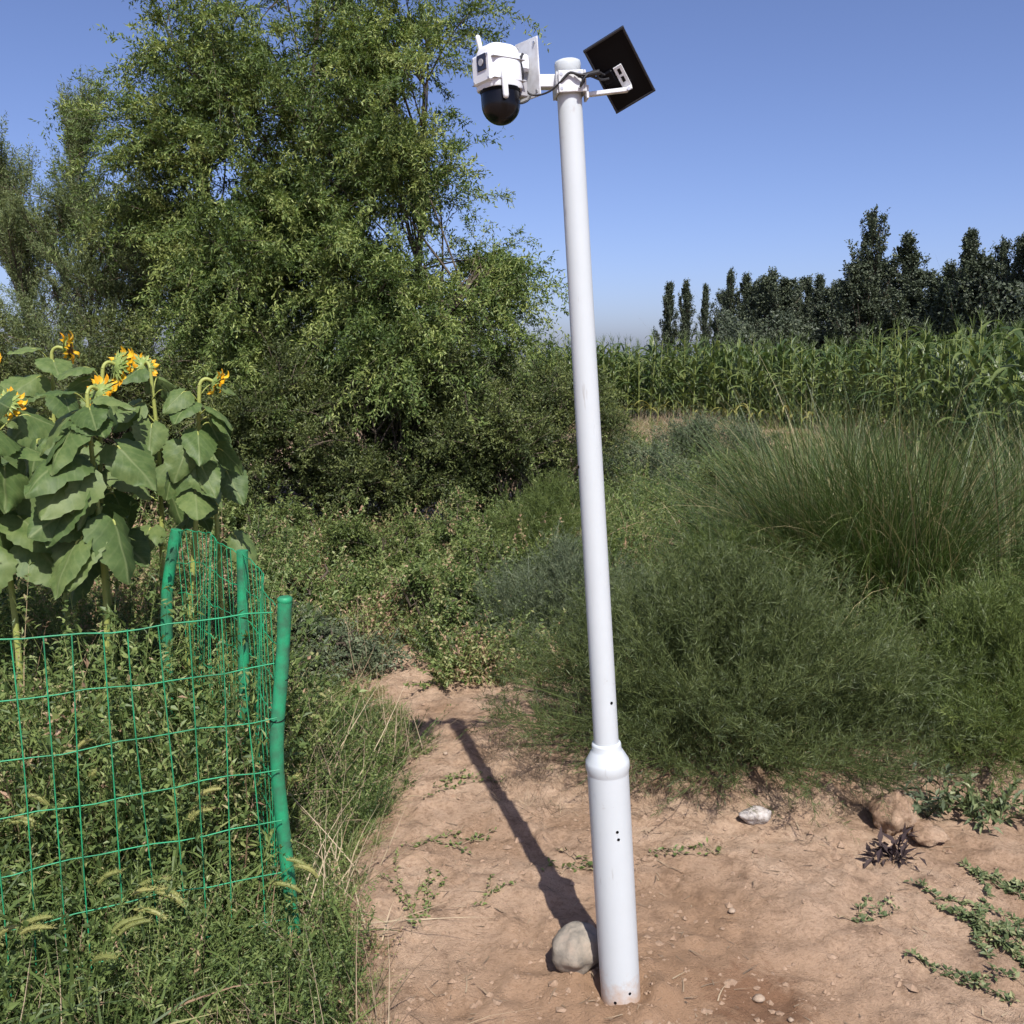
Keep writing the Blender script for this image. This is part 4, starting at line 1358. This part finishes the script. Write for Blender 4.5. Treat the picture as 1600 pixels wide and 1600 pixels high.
V[..., 2] -= S[:, None] * .25
V += np.stack([X, Y, ground_z(X, Y)], 1)[:, None]
g.add(V, (np.arange(n)[:, None, None] * 6 + f[None]).reshape(-1, 3))
tag(g.build('soil_crumbs', CLOD), 'loose crumbs of soil strewn over the bare ground', 'soil', kind='stuff')
g = Geo()
n = 900
X = U(-.5, 2.3, n); Y = 2.1 + U(0, 1, n) * 2.4
k = (X > path_left(Y) - .05) & (vn(X * 2.3 + 20, Y * 2.3) > .42)
X, Y = X[k], Y[k]; n = len(X)
D = rdir(n); D[:, 2] = np.abs(D[:, 2]) * .12
ribbons(g, np.stack([X, Y, ground_z(X, Y) + .004], 1), D, U(.015, .07, n), U(.002, .005, n), rng.normal(0, .15, (n, 3)) * [1, 1, .2], U(0, .75, n), K=3,
        side=np.cross(D, UP))
tag(g.build('twig_litter', G_DRY), 'short dry twigs and leaf litter lying on the bare soil', 'litter', kind='stuff')

# ------------------------------------------------------------------ creeping plants on the bare soil
def creeper(x, y, ang, length, nst, label, sd, mat=G_VINE, leaf=(.013, .030), dens=34, width=.16):
    seed(sd)
    root = empty('creeping_vine', (x, y, gz1(x, y)))
    gs = Geo(); gl = Geo()
    for k in range(nst):
        m = 16
        a = ang + U(-1, 1) * width * 1.4
        st = U(0, .45) * length if k else 0
        px = x + math.cos(ang) * st + U(-.02, .02); py = y + math.sin(ang) * st + U(-.02, .02)
        ds = length * U(.35, .7) / m if k else length / m
        C = []
        for q in range(m):
            C.append((px - x, py - y, gz1(px, py) + .008 + .008 * math.sin(q * 1.7 + k) - gz1(x, y)))
            a += rng.normal(0, .16); px += math.cos(a) * ds; py += math.sin(a) * ds
        C = np.array(C)
        tubes(gs, C, .0016, .5, 4)
        nl = max(6, int(dens * ds * m / .4))
        i = U(0, m - 1.01, nl); i0 = i.astype(int); fr = (i - i0)[:, None]
        P = C[i0] * (1 - fr) + C[i0 + 1] * fr
        D = rdir(nl); D[:, 2] = np.abs(D[:, 2]) * .5
        leaves(gl, P, D, unit(UP + rdir(nl) * .5), U(*leaf, nl), U(leaf[0] * .5, leaf[1] * .55, nl), np.clip(rng.normal(.45, .22, nl), 0, 1))
    gs.build('stem', G_DRY, root)
    o = gl.build('leaves', mat, root); o['kind'] = 'stuff'
    return tag(root, label, 'creeper', 'creeping plants on the bare soil')


creeper(1.33, 3.02, -1.05, .95, 9, 'long leafy creeper running down to the lower right picture corner', 501, dens=120)
creeper(1.58, 3.10, -.85, .6, 8, 'leafy creeper above the long one at the right picture edge', 502, dens=120)
creeper(1.18, 2.62, -.6, .35, 5, 'small creeper left of the long leafy one', 503, dens=60)
creeper(1.05, 2.78, .4, .25, 4, 'sparse little creeper on the open sand short of the long one', 504, dens=40)
creeper(-.36, 3.55, .9, .42, 4, 'thin creeper on the bank beside the lower half of the pole shadow', 505, G_WEED, (.012, .026), 40)
creeper(-.40, 3.22, .3, .36, 4, 'thin creeper at the edge of the bank left of the pole', 506, G_WEED, (.012, .026), 36)
creeper(-.30, 2.72, 1.4, .5, 6, 'reddish creeper climbing the bank towards the cobblestone', 507, G_WEED, (.01, .022), 46)
creeper(.36, 3.05, 2.7, .3, 5, 'low grassy creeper just behind the pole foot', 508, G_WEED, (.014, .034), 16)
creeper(.46, 3.2, -.1, .3, 5, 'low grassy creeper right of the pole below the shrub', 509, G_WEED, (.014, .034), 14)
creeper(-.12, 2.86, .9, .2, 3, 'tiny green sprig on the sand left of the cobblestone', 510, G_WEED, (.01, .022), 40)


def rosette(x, y, h, n, mat, label, sd, L=(.04, .09), W=(.012, .024), name='low_weed', up=.5, group=None):
    seed(sd)
    root = empty(name, (x, y, gz1(x, y)))
    gs = Geo()
    m = 7
    D = unit(rdir(m) * .8 + UP * up); D[:, 2] = np.abs(D[:, 2])
    ribbons(gs, np.zeros((m, 3)), D, h, .005, rng.normal(0, .1, (m, 3)), .3, K=3)
    gs.build('stem', mat, root)
    gl = Geo()
    t = U(.1, 1, n); i = rng.integers(0, m, n)
    leaves(gl, D[i] * (t * h)[:, None], unit(rdir(n) + D[i] * .8), unit(UP + rdir(n) * .5), U(*L, n), U(*W, n), np.clip(rng.normal(.4, .22, n), 0, 1), curl=.25)
    o = gl.build('leaves', mat, root); o['kind'] = 'stuff'
    return tag(root, label, 'weed', group)


rosette(1.36, 3.16, .10, 44, G_DARK, 'withered almost black weed sprawled on the sand below the soil mound', 521, up=.12)
rosette(1.60, 3.46, .2, 90, G_SAGE, 'bluish leafy weed right beside the pale soil mound', 522, up=1.0, L=(.03, .06))
for k, (x, y) in enumerate(((1.74, 3.40), (1.86, 3.42), (1.98, 3.40), (1.80, 3.55), (1.93, 3.56), (1.69, 3.52))):
    rosette(x, y, .12, 70, G_VINE, 'low grey-green weed in the clump under the yellow-green shrub', 530 + k, up=.8, L=(.025, .05), group='clump of low weeds under the yellow-green shrub')

# ------------------------------------------------------------------ wire fence
GREEN = plain_mat('green_plastic_coat', (.018, .26, .115), .55, .35, var=(.035, .12, .065), vscale=16, bump=.25, bscale=60)
GREENW = plain_mat('green_wire_coat', (.022, .29, .125), .45, .4, var=(.02, .16, .07), vscale=9)
FC = np.array([-.67, 2.70])
F2 = np.array([-.99, 3.42])
F3 = np.array([-1.36, 3.78])
FL = np.array([-1.36, 2.37]); FL2 = np.array([-2.05, 2.05])
fence = empty('wire_fence', (FC[0], FC[1], 0))
tag(fence, 'green plastic-coated wire mesh fence with bent round posts round the sunflowers', 'fence')


def post(p, pts, r):
    g = Geo()
    pts = np.array(pts, float)
    zz = np.linspace(pts[0, 2], pts[-1, 2], 26)
    C = np.stack([np.interp(zz, pts[:, 2], pts[:, 0]), np.interp(zz, pts[:, 2], pts[:, 1]), zz], 1)
    ker = np.array([1, 2, 3, 2, 1]) / 9
    for j in range(2):
        C[2:-2, j] = np.convolve(C[:, j], ker, 'valid')
    rad = r * (1 + .05 * np.sin(zz * 23) * np.sin(zz * 7))
    tubes(g, C, rad, s=16, cap=True)
    o = g.build('post', GREEN, fence, True)
    o.location = (p[0] - FC[0], p[1] - FC[1], -.06)
    return o


post(FC, [(.012, 0, -.1), (0, 0, .12), (-.012, 0, .34), (-.030, 0, .62), (-.030, 0, .74), (-.006, .02, .96), (.008, .02, 1.15)], .0205)
post(F2, [(-.02, 0, -.1), (-.012, 0, .4), (0, 0, .9), (.01, 0, 1.16)], .02)
post(F3, [(-.06, 0, -.1), (-.055, 0, .5), (-.04, 0, .9), (-.005, 0, 1.08), (.02, 0, 1.17)], .023)
g = Geo(); lathe(g, [(.021, 0), (.0225, .004), (.0225, .012), (.017, .016)], 16)
o = g.build('post_cap', GREEN, fence, True); o.location = (.008, .02, 1.15 - .06)
# thin dark tie wires round the corner post
for z in (.92, .80, .40):
    g = Geo(); t = np.linspace(0, 2 * math.pi, 17)
    zx = np.interp(z, [0, .34, .62, .74, .96, 1.2], [.005, -.012, -.03, -.03, -.006, .008])
    tubes(g, np.stack([np.cos(t) * .0225 + zx, np.sin(t) * .0225 + (.02 if z > .9 else .005), z + .004 * np.sin(t)], 1), .0016, s=5)
    o = g.build('tie_wire', BLACK, fence); o.location = (0, 0, -.06)


def wire(C, r):
    g = Geo(); tubes(g, C, r, s=6)
    o = g.build('wire', GREENW, fence, True); o.location = (-FC[0] * 0, 0, 0)
    return o


seed(601)


def mesh_panel(A, B, za, zb, nh, spacing, r, sag, zlow=.02, bow=.0, skip0=0):
    """A, B ground ends; top heights za, zb; wires are separate"""
    A = np.array(A); B = np.array(B)
    Ld = np.linalg.norm(B - A); d = (B - A) / Ld; nrm_ = np.array([-d[1], d[0]])

    def top(s): return za + (zb - za) * s - sag * 4 * s * (1 - s)

    def warp(s, z): return bow * math.sin(s * 3.1 + z * 2) + .010 * math.sin(s * 9 + z * 5)
    for i in range(nh):
        f = 1 - i / (nh - 1) if nh > 1 else 1
        C = []
        for s in np.linspace(0, 1, 22):
            z = zlow + (top(s) - zlow) * f + .004 * math.sin(s * 17 + i * 2) + .003 * math.sin(s * 41 + i)
            p = A + (B - A) * s + nrm_ * warp(s, z)
            C.append((p[0] - FC[0], p[1] - FC[1], z - .06))
        wire(np.array(C), r * (1.25 if i == 0 else 1))
    n = int(Ld / spacing)
    for k in range(skip0, n + 1):
        s0 = min(1, (k * spacing + U(-.008, .008)) / Ld)
        dx_ = U(-.012, .012)
        C = []
        for f in np.linspace(0, 1, 14):
            s = s0 + dx_ * math.sin(f * 3 + k)
            z = zlow + (top(s0) - zlow) * f
            p = A + (B - A) * s + nrm_ * (warp(s, z) + .003)
            C.append((p[0] - FC[0], p[1] - FC[1], z - .06))
        wire(np.array(C), r)


mesh_panel(FC + [-.02, -.02], FL2, 1.13, 1.13, 8, .075, .0019, .0, bow=.012, skip0=1)
mesh_panel(FC + [-.01, .02], F2, 1.14, 1.15, 10, .06, .0017, .0, bow=.02, skip0=1)
mesh_panel(F2, F3, 1.15, 1.16, 10, .035, .0016, -.03, bow=.02)

# ------------------------------------------------------------------ sunflowers
def sunflower_leaf_material():
    m, nt, out = mat_new('sunflower_leaf')
    L = nt.links
    tc = nt.nodes.new('ShaderNodeTexCoord')
    sx = nt.nodes.new('ShaderNodeSeparateXYZ'); L.new(tc.outputs['Object'], sx.inputs[0])
    ab = nt.nodes.new('ShaderNodeMath'); ab.operation = 'ABSOLUTE'; L.new(sx.outputs['X'], ab.inputs[0])
    # midrib
    mr = nt.nodes.new('ShaderNodeMapRange'); mr.inputs['From Min'].default_value = .0; mr.inputs['From Max'].default_value = .008
    mr.inputs['To Min'].default_value = .9; mr.inputs['To Max'].default_value = 0
    L.new(ab.outputs[0], mr.inputs['Value'])
    # side veins: lines of constant y - 0.8|x|
    ma = nt.nodes.new('ShaderNodeMath'); ma.operation = 'MULTIPLY_ADD'; ma.inputs[1].default_value = -.95
    nw = noise(nt, 14, 2, .5, vec=tc.outputs['Object'])
    wj = nt.nodes.new('ShaderNodeMath'); wj.operation = 'MULTIPLY_ADD'; wj.inputs[1].default_value = .05
    L.new(nw.outputs['Fac'], wj.inputs[0]); L.new(ab.outputs[0], wj.inputs[2])
    L.new(wj.outputs[0], ma.inputs[0]); L.new(sx.outputs['Y'], ma.inputs[2])
    m2 = nt.nodes.new('ShaderNodeMath'); m2.operation = 'MULTIPLY'; m2.inputs[1].default_value = 150; L.new(ma.outputs[0], m2.inputs[0])
    sn = nt.nodes.new('ShaderNodeMath'); sn.operation = 'SINE'; L.new(m2.outputs[0], sn.inputs[0])
    m3 = nt.nodes.new('ShaderNodeMapRange'); m3.inputs['From Min'].default_value = .6; m3.inputs['From Max'].default_value = 1
    m3.inputs['To Max'].default_value = .16
    L.new(sn.outputs[0], m3.inputs['Value'])
    mx0 = nt.nodes.new('ShaderNodeMath'); mx0.operation = 'MAXIMUM'; L.new(mr.outputs[0], mx0.inputs[0]); L.new(m3.outputs[0], mx0.inputs[1])
    n = noise(nt, 22, 4, .6, vec=tc.outputs['Object'])
    oi = nt.nodes.new('ShaderNodeObjectInfo')
    ad = nt.nodes.new('ShaderNodeMath'); ad.operation = 'MULTIPLY_ADD'; ad.inputs[1].default_value = .45
    L.new(oi.outputs['Random'], ad.inputs[0]); L.new(n.outputs['Fac'], ad.inputs[2])
    r = ramp(nt, [(.35, (.06, .104, .03)), (.65, (.094, .15, .043)), (1, (.17, .225, .072))])
    L.new(ad.outputs[0], r.inputs['Fac'])
    mx = nt.nodes.new('ShaderNodeMix'); mx.data_type = 'RGBA'
    L.new(mx0.outputs[0], mx.inputs['Factor']); L.new(r.outputs[0], mx.inputs['A']); mx.inputs['B'].default_value = (.2, .25, .10, 1)
    p = nt.nodes.new('ShaderNodeBsdfPrincipled'); p.inputs['Roughness'].default_value = .55; p.inputs['Specular IOR Level'].default_value = .35
    L.new(mx.outputs['Result'], p.inputs['Base Color'])
    b = nt.nodes.new('ShaderNodeBump'); b.inputs['Strength'].default_value = .35; b.inputs['Distance'].default_value = .004
    L.new(mx0.outputs[0], b.inputs['Height']); L.new(b.outputs[0], p.inputs['Normal'])
    tr = nt.nodes.new('ShaderNodeBsdfTranslucent'); L.new(mx.outputs['Result'], tr.inputs['Color'])
    ms = nt.nodes.new('ShaderNodeMixShader'); ms.inputs[0].default_value = .35
    L.new(p.outputs[0], ms.inputs[1]); L.new(tr.outputs[0], ms.inputs[2]); L.new(ms.outputs[0], out.inputs['Surface'])
    return m


SFL = sunflower_leaf_material()
PETAL = leaf_mat('petal', [(0, (.62, .26, .01)), (.5, (.80, .42, .015)), (1, (.85, .55, .04))], .3, .5, .3)
BRACT = leaf_mat('bract', [(0, (.16, .24, .06)), (1, (.34, .4, .12))], .2)
DISC = plain_mat('seed_disc', (.05, .03, .012), .85, .2, var=(.2, .11, .02), vscale=120, bump=.8, bscale=400)


def sf_leaf(sd, asym, droop_, cup):
    """heart-shaped toothed blade along +y from its stalk, about 1 long and 0.85 wide"""
    seed(sd)
    K, M = 18, 4
    V = []
    for k in range(K + 1):
        t = k / K
        w = .53 * (np.sin(min(1, t * 1.0) ** .58 * math.pi) ** .72) * (1 - .25 * t) + .004
        if k == 0: w = .10
        tooth = 1 + (.055 if k % 2 else -.04)
        for q in range(-M, M + 1):
            f = q / M
            x = f * w * (tooth if abs(q) == M else 1) * (1 + asym * f)
            back_ = -.16 * (abs(f) ** 1.5) * (1 - t) ** 3          # lobes at the base
            y = t + back_
            z = -droop_ * t ** 2 + cup * abs(f) * w - .35 * f * f * w + .028 * math.sin(8 * t + 4 * f + sd) * abs(f) + .018 * math.sin(t * 21 + sd) * f * f + .012 * math.sin(5 * f + 11 * t)
            V.append((x, y, z))
    F = []
    n = 2 * M + 1
    for k in range(K):
        for q in range(2 * M):
            b = k * n + q
            F.append((b, b + 1, b + n + 1, b + n))
    g = Geo(); g.add(np.array(V) * .22, np.array(F))
    return g.mesh('leaf', SFL, True)


SF_LEAF = [sf_leaf(611, .1, .12, .22), sf_leaf(612, -.12, .24, .12), sf_leaf(613, .04, .05, .34), sf_leaf(614, .15, .32, .2), sf_leaf(615, -.05, .18, -.08)]
# petals and bracts of a head (shared meshes), head faces local +z
gp = Geo()
Vp = []
for k in range(6):
    t = k / 5
    w = .015 * math.sin((t * .86 + .14) * math.pi) ** .7 + .0006
    for f in (-1, 0, 1):
        Vp.append((.050 + t * .055, f * w, .012 * math.sin(t * 2.4) - .01 * t + .003 * abs(f)))
Fp = []
for k in range(5):
    for q in range(2):
        b = k * 3 + q; Fp.append((b, b + 3, b + 4, b + 1))
PET = []
for k in range(3):
    gp = Geo(); gp.add(np.array(Vp) * [1, 1, 1 + k * .8], np.array(Fp), .25 + .3 * k)
    PET.append(gp.mesh('petal', PETAL, True))


def bract_ring():
    seed(620)
    g = Geo()
    for ring, (r0, ln, n, dz) in enumerate(((.045, .05, 18, -.006), (.036, .05, 16, -.014), (.02, .045, 10, -.02))):
        a = np.arange(n) / n * 6.283 + ring * .2
        P = np.stack([np.cos(a) * r0, np.sin(a) * r0, np.full(n, dz)], 1)
        D = np.stack([np.cos(a), np.sin(a), U(-.1, .35, n)], 1)
        leaves(g, P, D, np.tile(-UP, (n, 1)) + rdir(n) * .2, U(.8, 1.2, n) * ln, .024, U(0, 1, n), belly=.3)
    lathe(g, [(.008, -.03), (.02, -.028), (.042, -.016), (.054, -.002), (.055, .004)], 24, .4)
    return g.mesh('flower_head', BRACT)


HEAD = bract_ring()
gd = Geo(); lathe(gd, [(.053, .002), (.052, .010), (.04, .014), (.02, .013), (.004, .010)], 28)
DSC = gd.mesh('disc', DISC, True)


def sunflower(x, y, h, lean, head, leaf_n_, label, sd, head_r=1.0, leaf_scale=1.0, zmin=.85, face=None):
    """head: direction the flower looks (None for a closed bud); lean: sideways drift of the stem top"""
    leaf_n = int(leaf_n_ * .9)
    h += .09; zmin += .14; leaf_scale *= .86
    seed(sd)
    root = empty('sunflower', (x, y, gz1(x, y) - .02))
    tag(root, label, 'sunflower', 'sunflowers inside the wire fence')
    m = 14
    t = np.linspace(0, 1, m)
    C = np.stack([lean[0] * t ** 2 + .012 * np.sin(t * 7 + sd), lean[1] * t ** 2 + .012 * np.cos(t * 6 + sd), h * t], 1)
    g = Geo(); tubes(g, C, np.linspace(.016, .008, m), np.linspace(.5, .5, 1), 8); g.build('stem', STALK, root, True)
    top = C[-1]
    if head is not None:
        hd = unit(np.array(head, float))
        hor = unit(hd * [1, 1, 0] + 1e-6)
        neck = np.array([top, top + UP * .018 + hor * .010, top + UP * .026 + hor * .028, top + UP * .020 + hor * .044 + hd * .008])
        hp = neck[-1] + hd * .028 * head_r
        child_cable('neck', list(neck) + [hp - hd * .022 * head_r], .0075, STALK, root, 7, 4)
        hb = link('flower_head', HEAD, root)
        hb.location = hp; hb.rotation_euler = Vector(hd).to_track_quat('Z', 'Y').to_euler(); hb.scale = (head_r,) * 3
        link('disc', DSC, hb)
        npt = 20
        for k in range(npt):
            p = link('petal', PET[int(rng.integers(3))], hb)
            p.rotation_euler = (U(-.3, .3), U(-.35, .35), k / npt * 6.283 + U(-.1, .1)); s_ = U(.85, 1.1); p.scale = (s_, s_, s_)
    ga = U(0, 6.28)
    for k in range(leaf_n):
        f = (k + .5) / leaf_n
        z = zmin + (h - .02 - zmin) * f ** .8
        az = ga + k * 2.4 + U(-.3, .3)
        if face is not None and math.cos(az - face) < .1 and U(0, 1) < .7: az = face + U(-1.2, 1.2)
        sl = leaf_scale * (1.12 - .5 * f ** 3) * U(.85, 1.15)
        o_ = np.array([np.interp(z, C[:, 2], C[:, 0]), np.interp(z, C[:, 2], C[:, 1]), z])
        d_ = np.array([math.cos(az), math.sin(az), 0])
        pl = U(.08, .15) * sl
        pe = o_ + d_ * pl + UP * pl * (U(.25, .7) + .9 * max(0, f - .6))
        pitch = -U(.5, 1.25) + .75 * f ** 2
        ld = unit(d_ * math.cos(pitch) + UP * math.sin(pitch) + rng.normal(0, .08, 3))
        side_ = unit(np.cross(ld, UP) + rng.normal(0, .38, 3)); nn_ = unit(np.cross(side_, ld)); side_ = np.cross(ld, nn_)
        M_ = Matrix((side_, ld, nn_)).transposed()
        l = link('leaf', SF_LEAF[int(rng.integers(5))], root)
        l.location = pe; l.rotation_euler = M_.to_euler(); l.scale = (sl * 1.1 * U(.85, 1.1), sl * 1.1, sl * 1.1 * U(.8, 1.5))
        Mi = M_.transposed()
        loc = [np.array(Mi @ Vector(q - pe)) / (sl * 1.1) for q in (o_, o_ * .5 + pe * .5 + UP * .012, pe, pe + ld * .02)]
        child_cable('petiole', loc, .0042, STALK, l, 5, 3)
    return root


sunflower(-1.38, 3.92, 1.66, (.12, 0), (.75, .35, -.38), 15, 'outermost sunflower at the right, its single head seen edge-on', 631, .62, .7, zmin=1.12, face=-1.2)
sunflower(-1.58, 3.58, 1.64, (.0, .05), (.35, .8, -.5), 20, 'sunflower with the thick yellow-green stem and a drooping open head', 632, .7, .95, zmin=.95, face=-1.4)
sunflower(-1.9, 3.52, 1.62, (-.02, .1), (.1, .9, -.45), 19, 'sunflower with broad leaves at the left picture edge', 633, .62, .95, zmin=.95, face=-1.3)
sunflower(-1.72, 3.95, 1.76, (.05, .0), (.55, .6, -.25), 17, 'tall sunflower whose yellow head leans right of the highest one', 634, .8, .88, face=-1.4)
sunflower(-1.98, 4.15, 1.80, (.0, .0), (.85, .1, .05), 17, 'highest sunflower, its head turned edge-on above the broad leaves', 635, .66, .88, face=-1.4)
sunflower(-2.25, 4.0, 1.66, (.03, 0), (-.2, .7, -.5), 16, 'sunflower with a small yellow head low behind the leaves at the left', 636, .6, .92, face=-1.2)
sunflower(-1.62, 4.35, 1.72, (.0, 0), (-.5, .5, -.3), 16, 'sunflower with half hidden orange petals between the leaves', 637, .66, .88, face=-1.5)
sunflower(-2.45, 4.5, 1.74, (.0, 0), (.2, .8, -.4), 15, 'back row sunflower at the left picture edge', 638, .62, .92, face=-1.3)
sunflower(-1.35, 4.25, 1.45, (.05, 0), None, 9, 'young sunflower without a flower behind the outermost one', 639, 1, .75, face=-1.2)

# ------------------------------------------------------------------ foxtail grass and tall blades by the fence
def foxtail(x, y, h, bendx, label, sd, n=3):
    seed(sd)
    root = empty('foxtail_grass', (x, y, gz1(x, y) - .01))
    gs = Geo(); gl = Geo()
    for k in range(n):
        m = 14
        t = np.linspace(0, 1, m)
        hh_ = h * U(.8, 1.05); bx_ = bendx * U(.6, 1.3); by = U(-.06, .06)
        C = np.stack([bx_ * t ** 3 + .02 * t * (k - 1), by * t ** 2, hh_ * (t - .12 * t ** 4)], 1)
        tubes(gl, C, .0018, .4, 4)
        tl = C[-1] - C[-2]; tl /= np.linalg.norm(tl)
        q = np.linspace(0, 1, 10)
        H = C[-1] + tl * (q * .085)[:, None] + np.stack([np.sign(bendx) * .03 * q ** 2, 0 * q, -.035 * q ** 2], 1)
        tubes(gs, H, .0058 * np.sin(q * 2.7 + .3) ** .5 + .001, U(.3, .9), 7)
        nb = 120
        i = U(0, 8.99, nb); i0 = i.astype(int); fr = (i - i0)[:, None]
        P = H[i0] * (1 - fr) + H[i0 + 1] * fr
        leaves(gs, P, unit(rdir(nb) + tl * .8), rdir(nb), U(.012, .02, nb), .0016, U(.4, 1, nb))
        P0 = C[[2, 4, 6, 8]]
        a = U(0, 6.28, 4)
        D = np.stack([np.cos(a) * .7, np.sin(a) * .7, np.full(4, .8)], 1)
        ribbons(gl, P0, D, U(.16, .28, 4), U(.008, .014, 4), np.stack([np.cos(a) * .3, np.sin(a) * .3, np.full(4, -.7)], 1), U(.3, .6, 4), K=6, side=np.cross(D, UP))
    gl.build('blades', G_WEED, root); gs.build('seed_head', G_FOX, root)
    return tag(root, label, 'grass', 'foxtail grasses by the wire fence')


FX = [(-1.02, 2.66, .62, .07, 'foxtail grass in front of the mesh nearest the corner post'), (-1.32, 2.72, .66, -.08, 'foxtail grass with heads arching left inside the mesh'),
      (-1.18, 2.46, .5, .09, 'foxtail grass before the mesh below the third wire'), (-1.12, 2.3, .42, .06, 'low foxtail grass at the lower left with seed heads leaning right'),
      (-.86, 2.42, .42, -.06, 'foxtail grass in front of the hidden foot of the corner post'), (-1.38, 2.32, .45, .08, 'foxtail grass at the lower left picture edge'),
      (-.55, 2.62, .36, -.05, 'short foxtail grass right of the corner post'), (-1.45, 2.9, .72, .06, 'tall foxtail grass behind the mesh at the left picture edge'),
      (-.8, 2.95, .6, .05, 'foxtail grass behind the corner post')]
for k, a_ in enumerate(FX):
    foxtail(*a_, 650 + k)
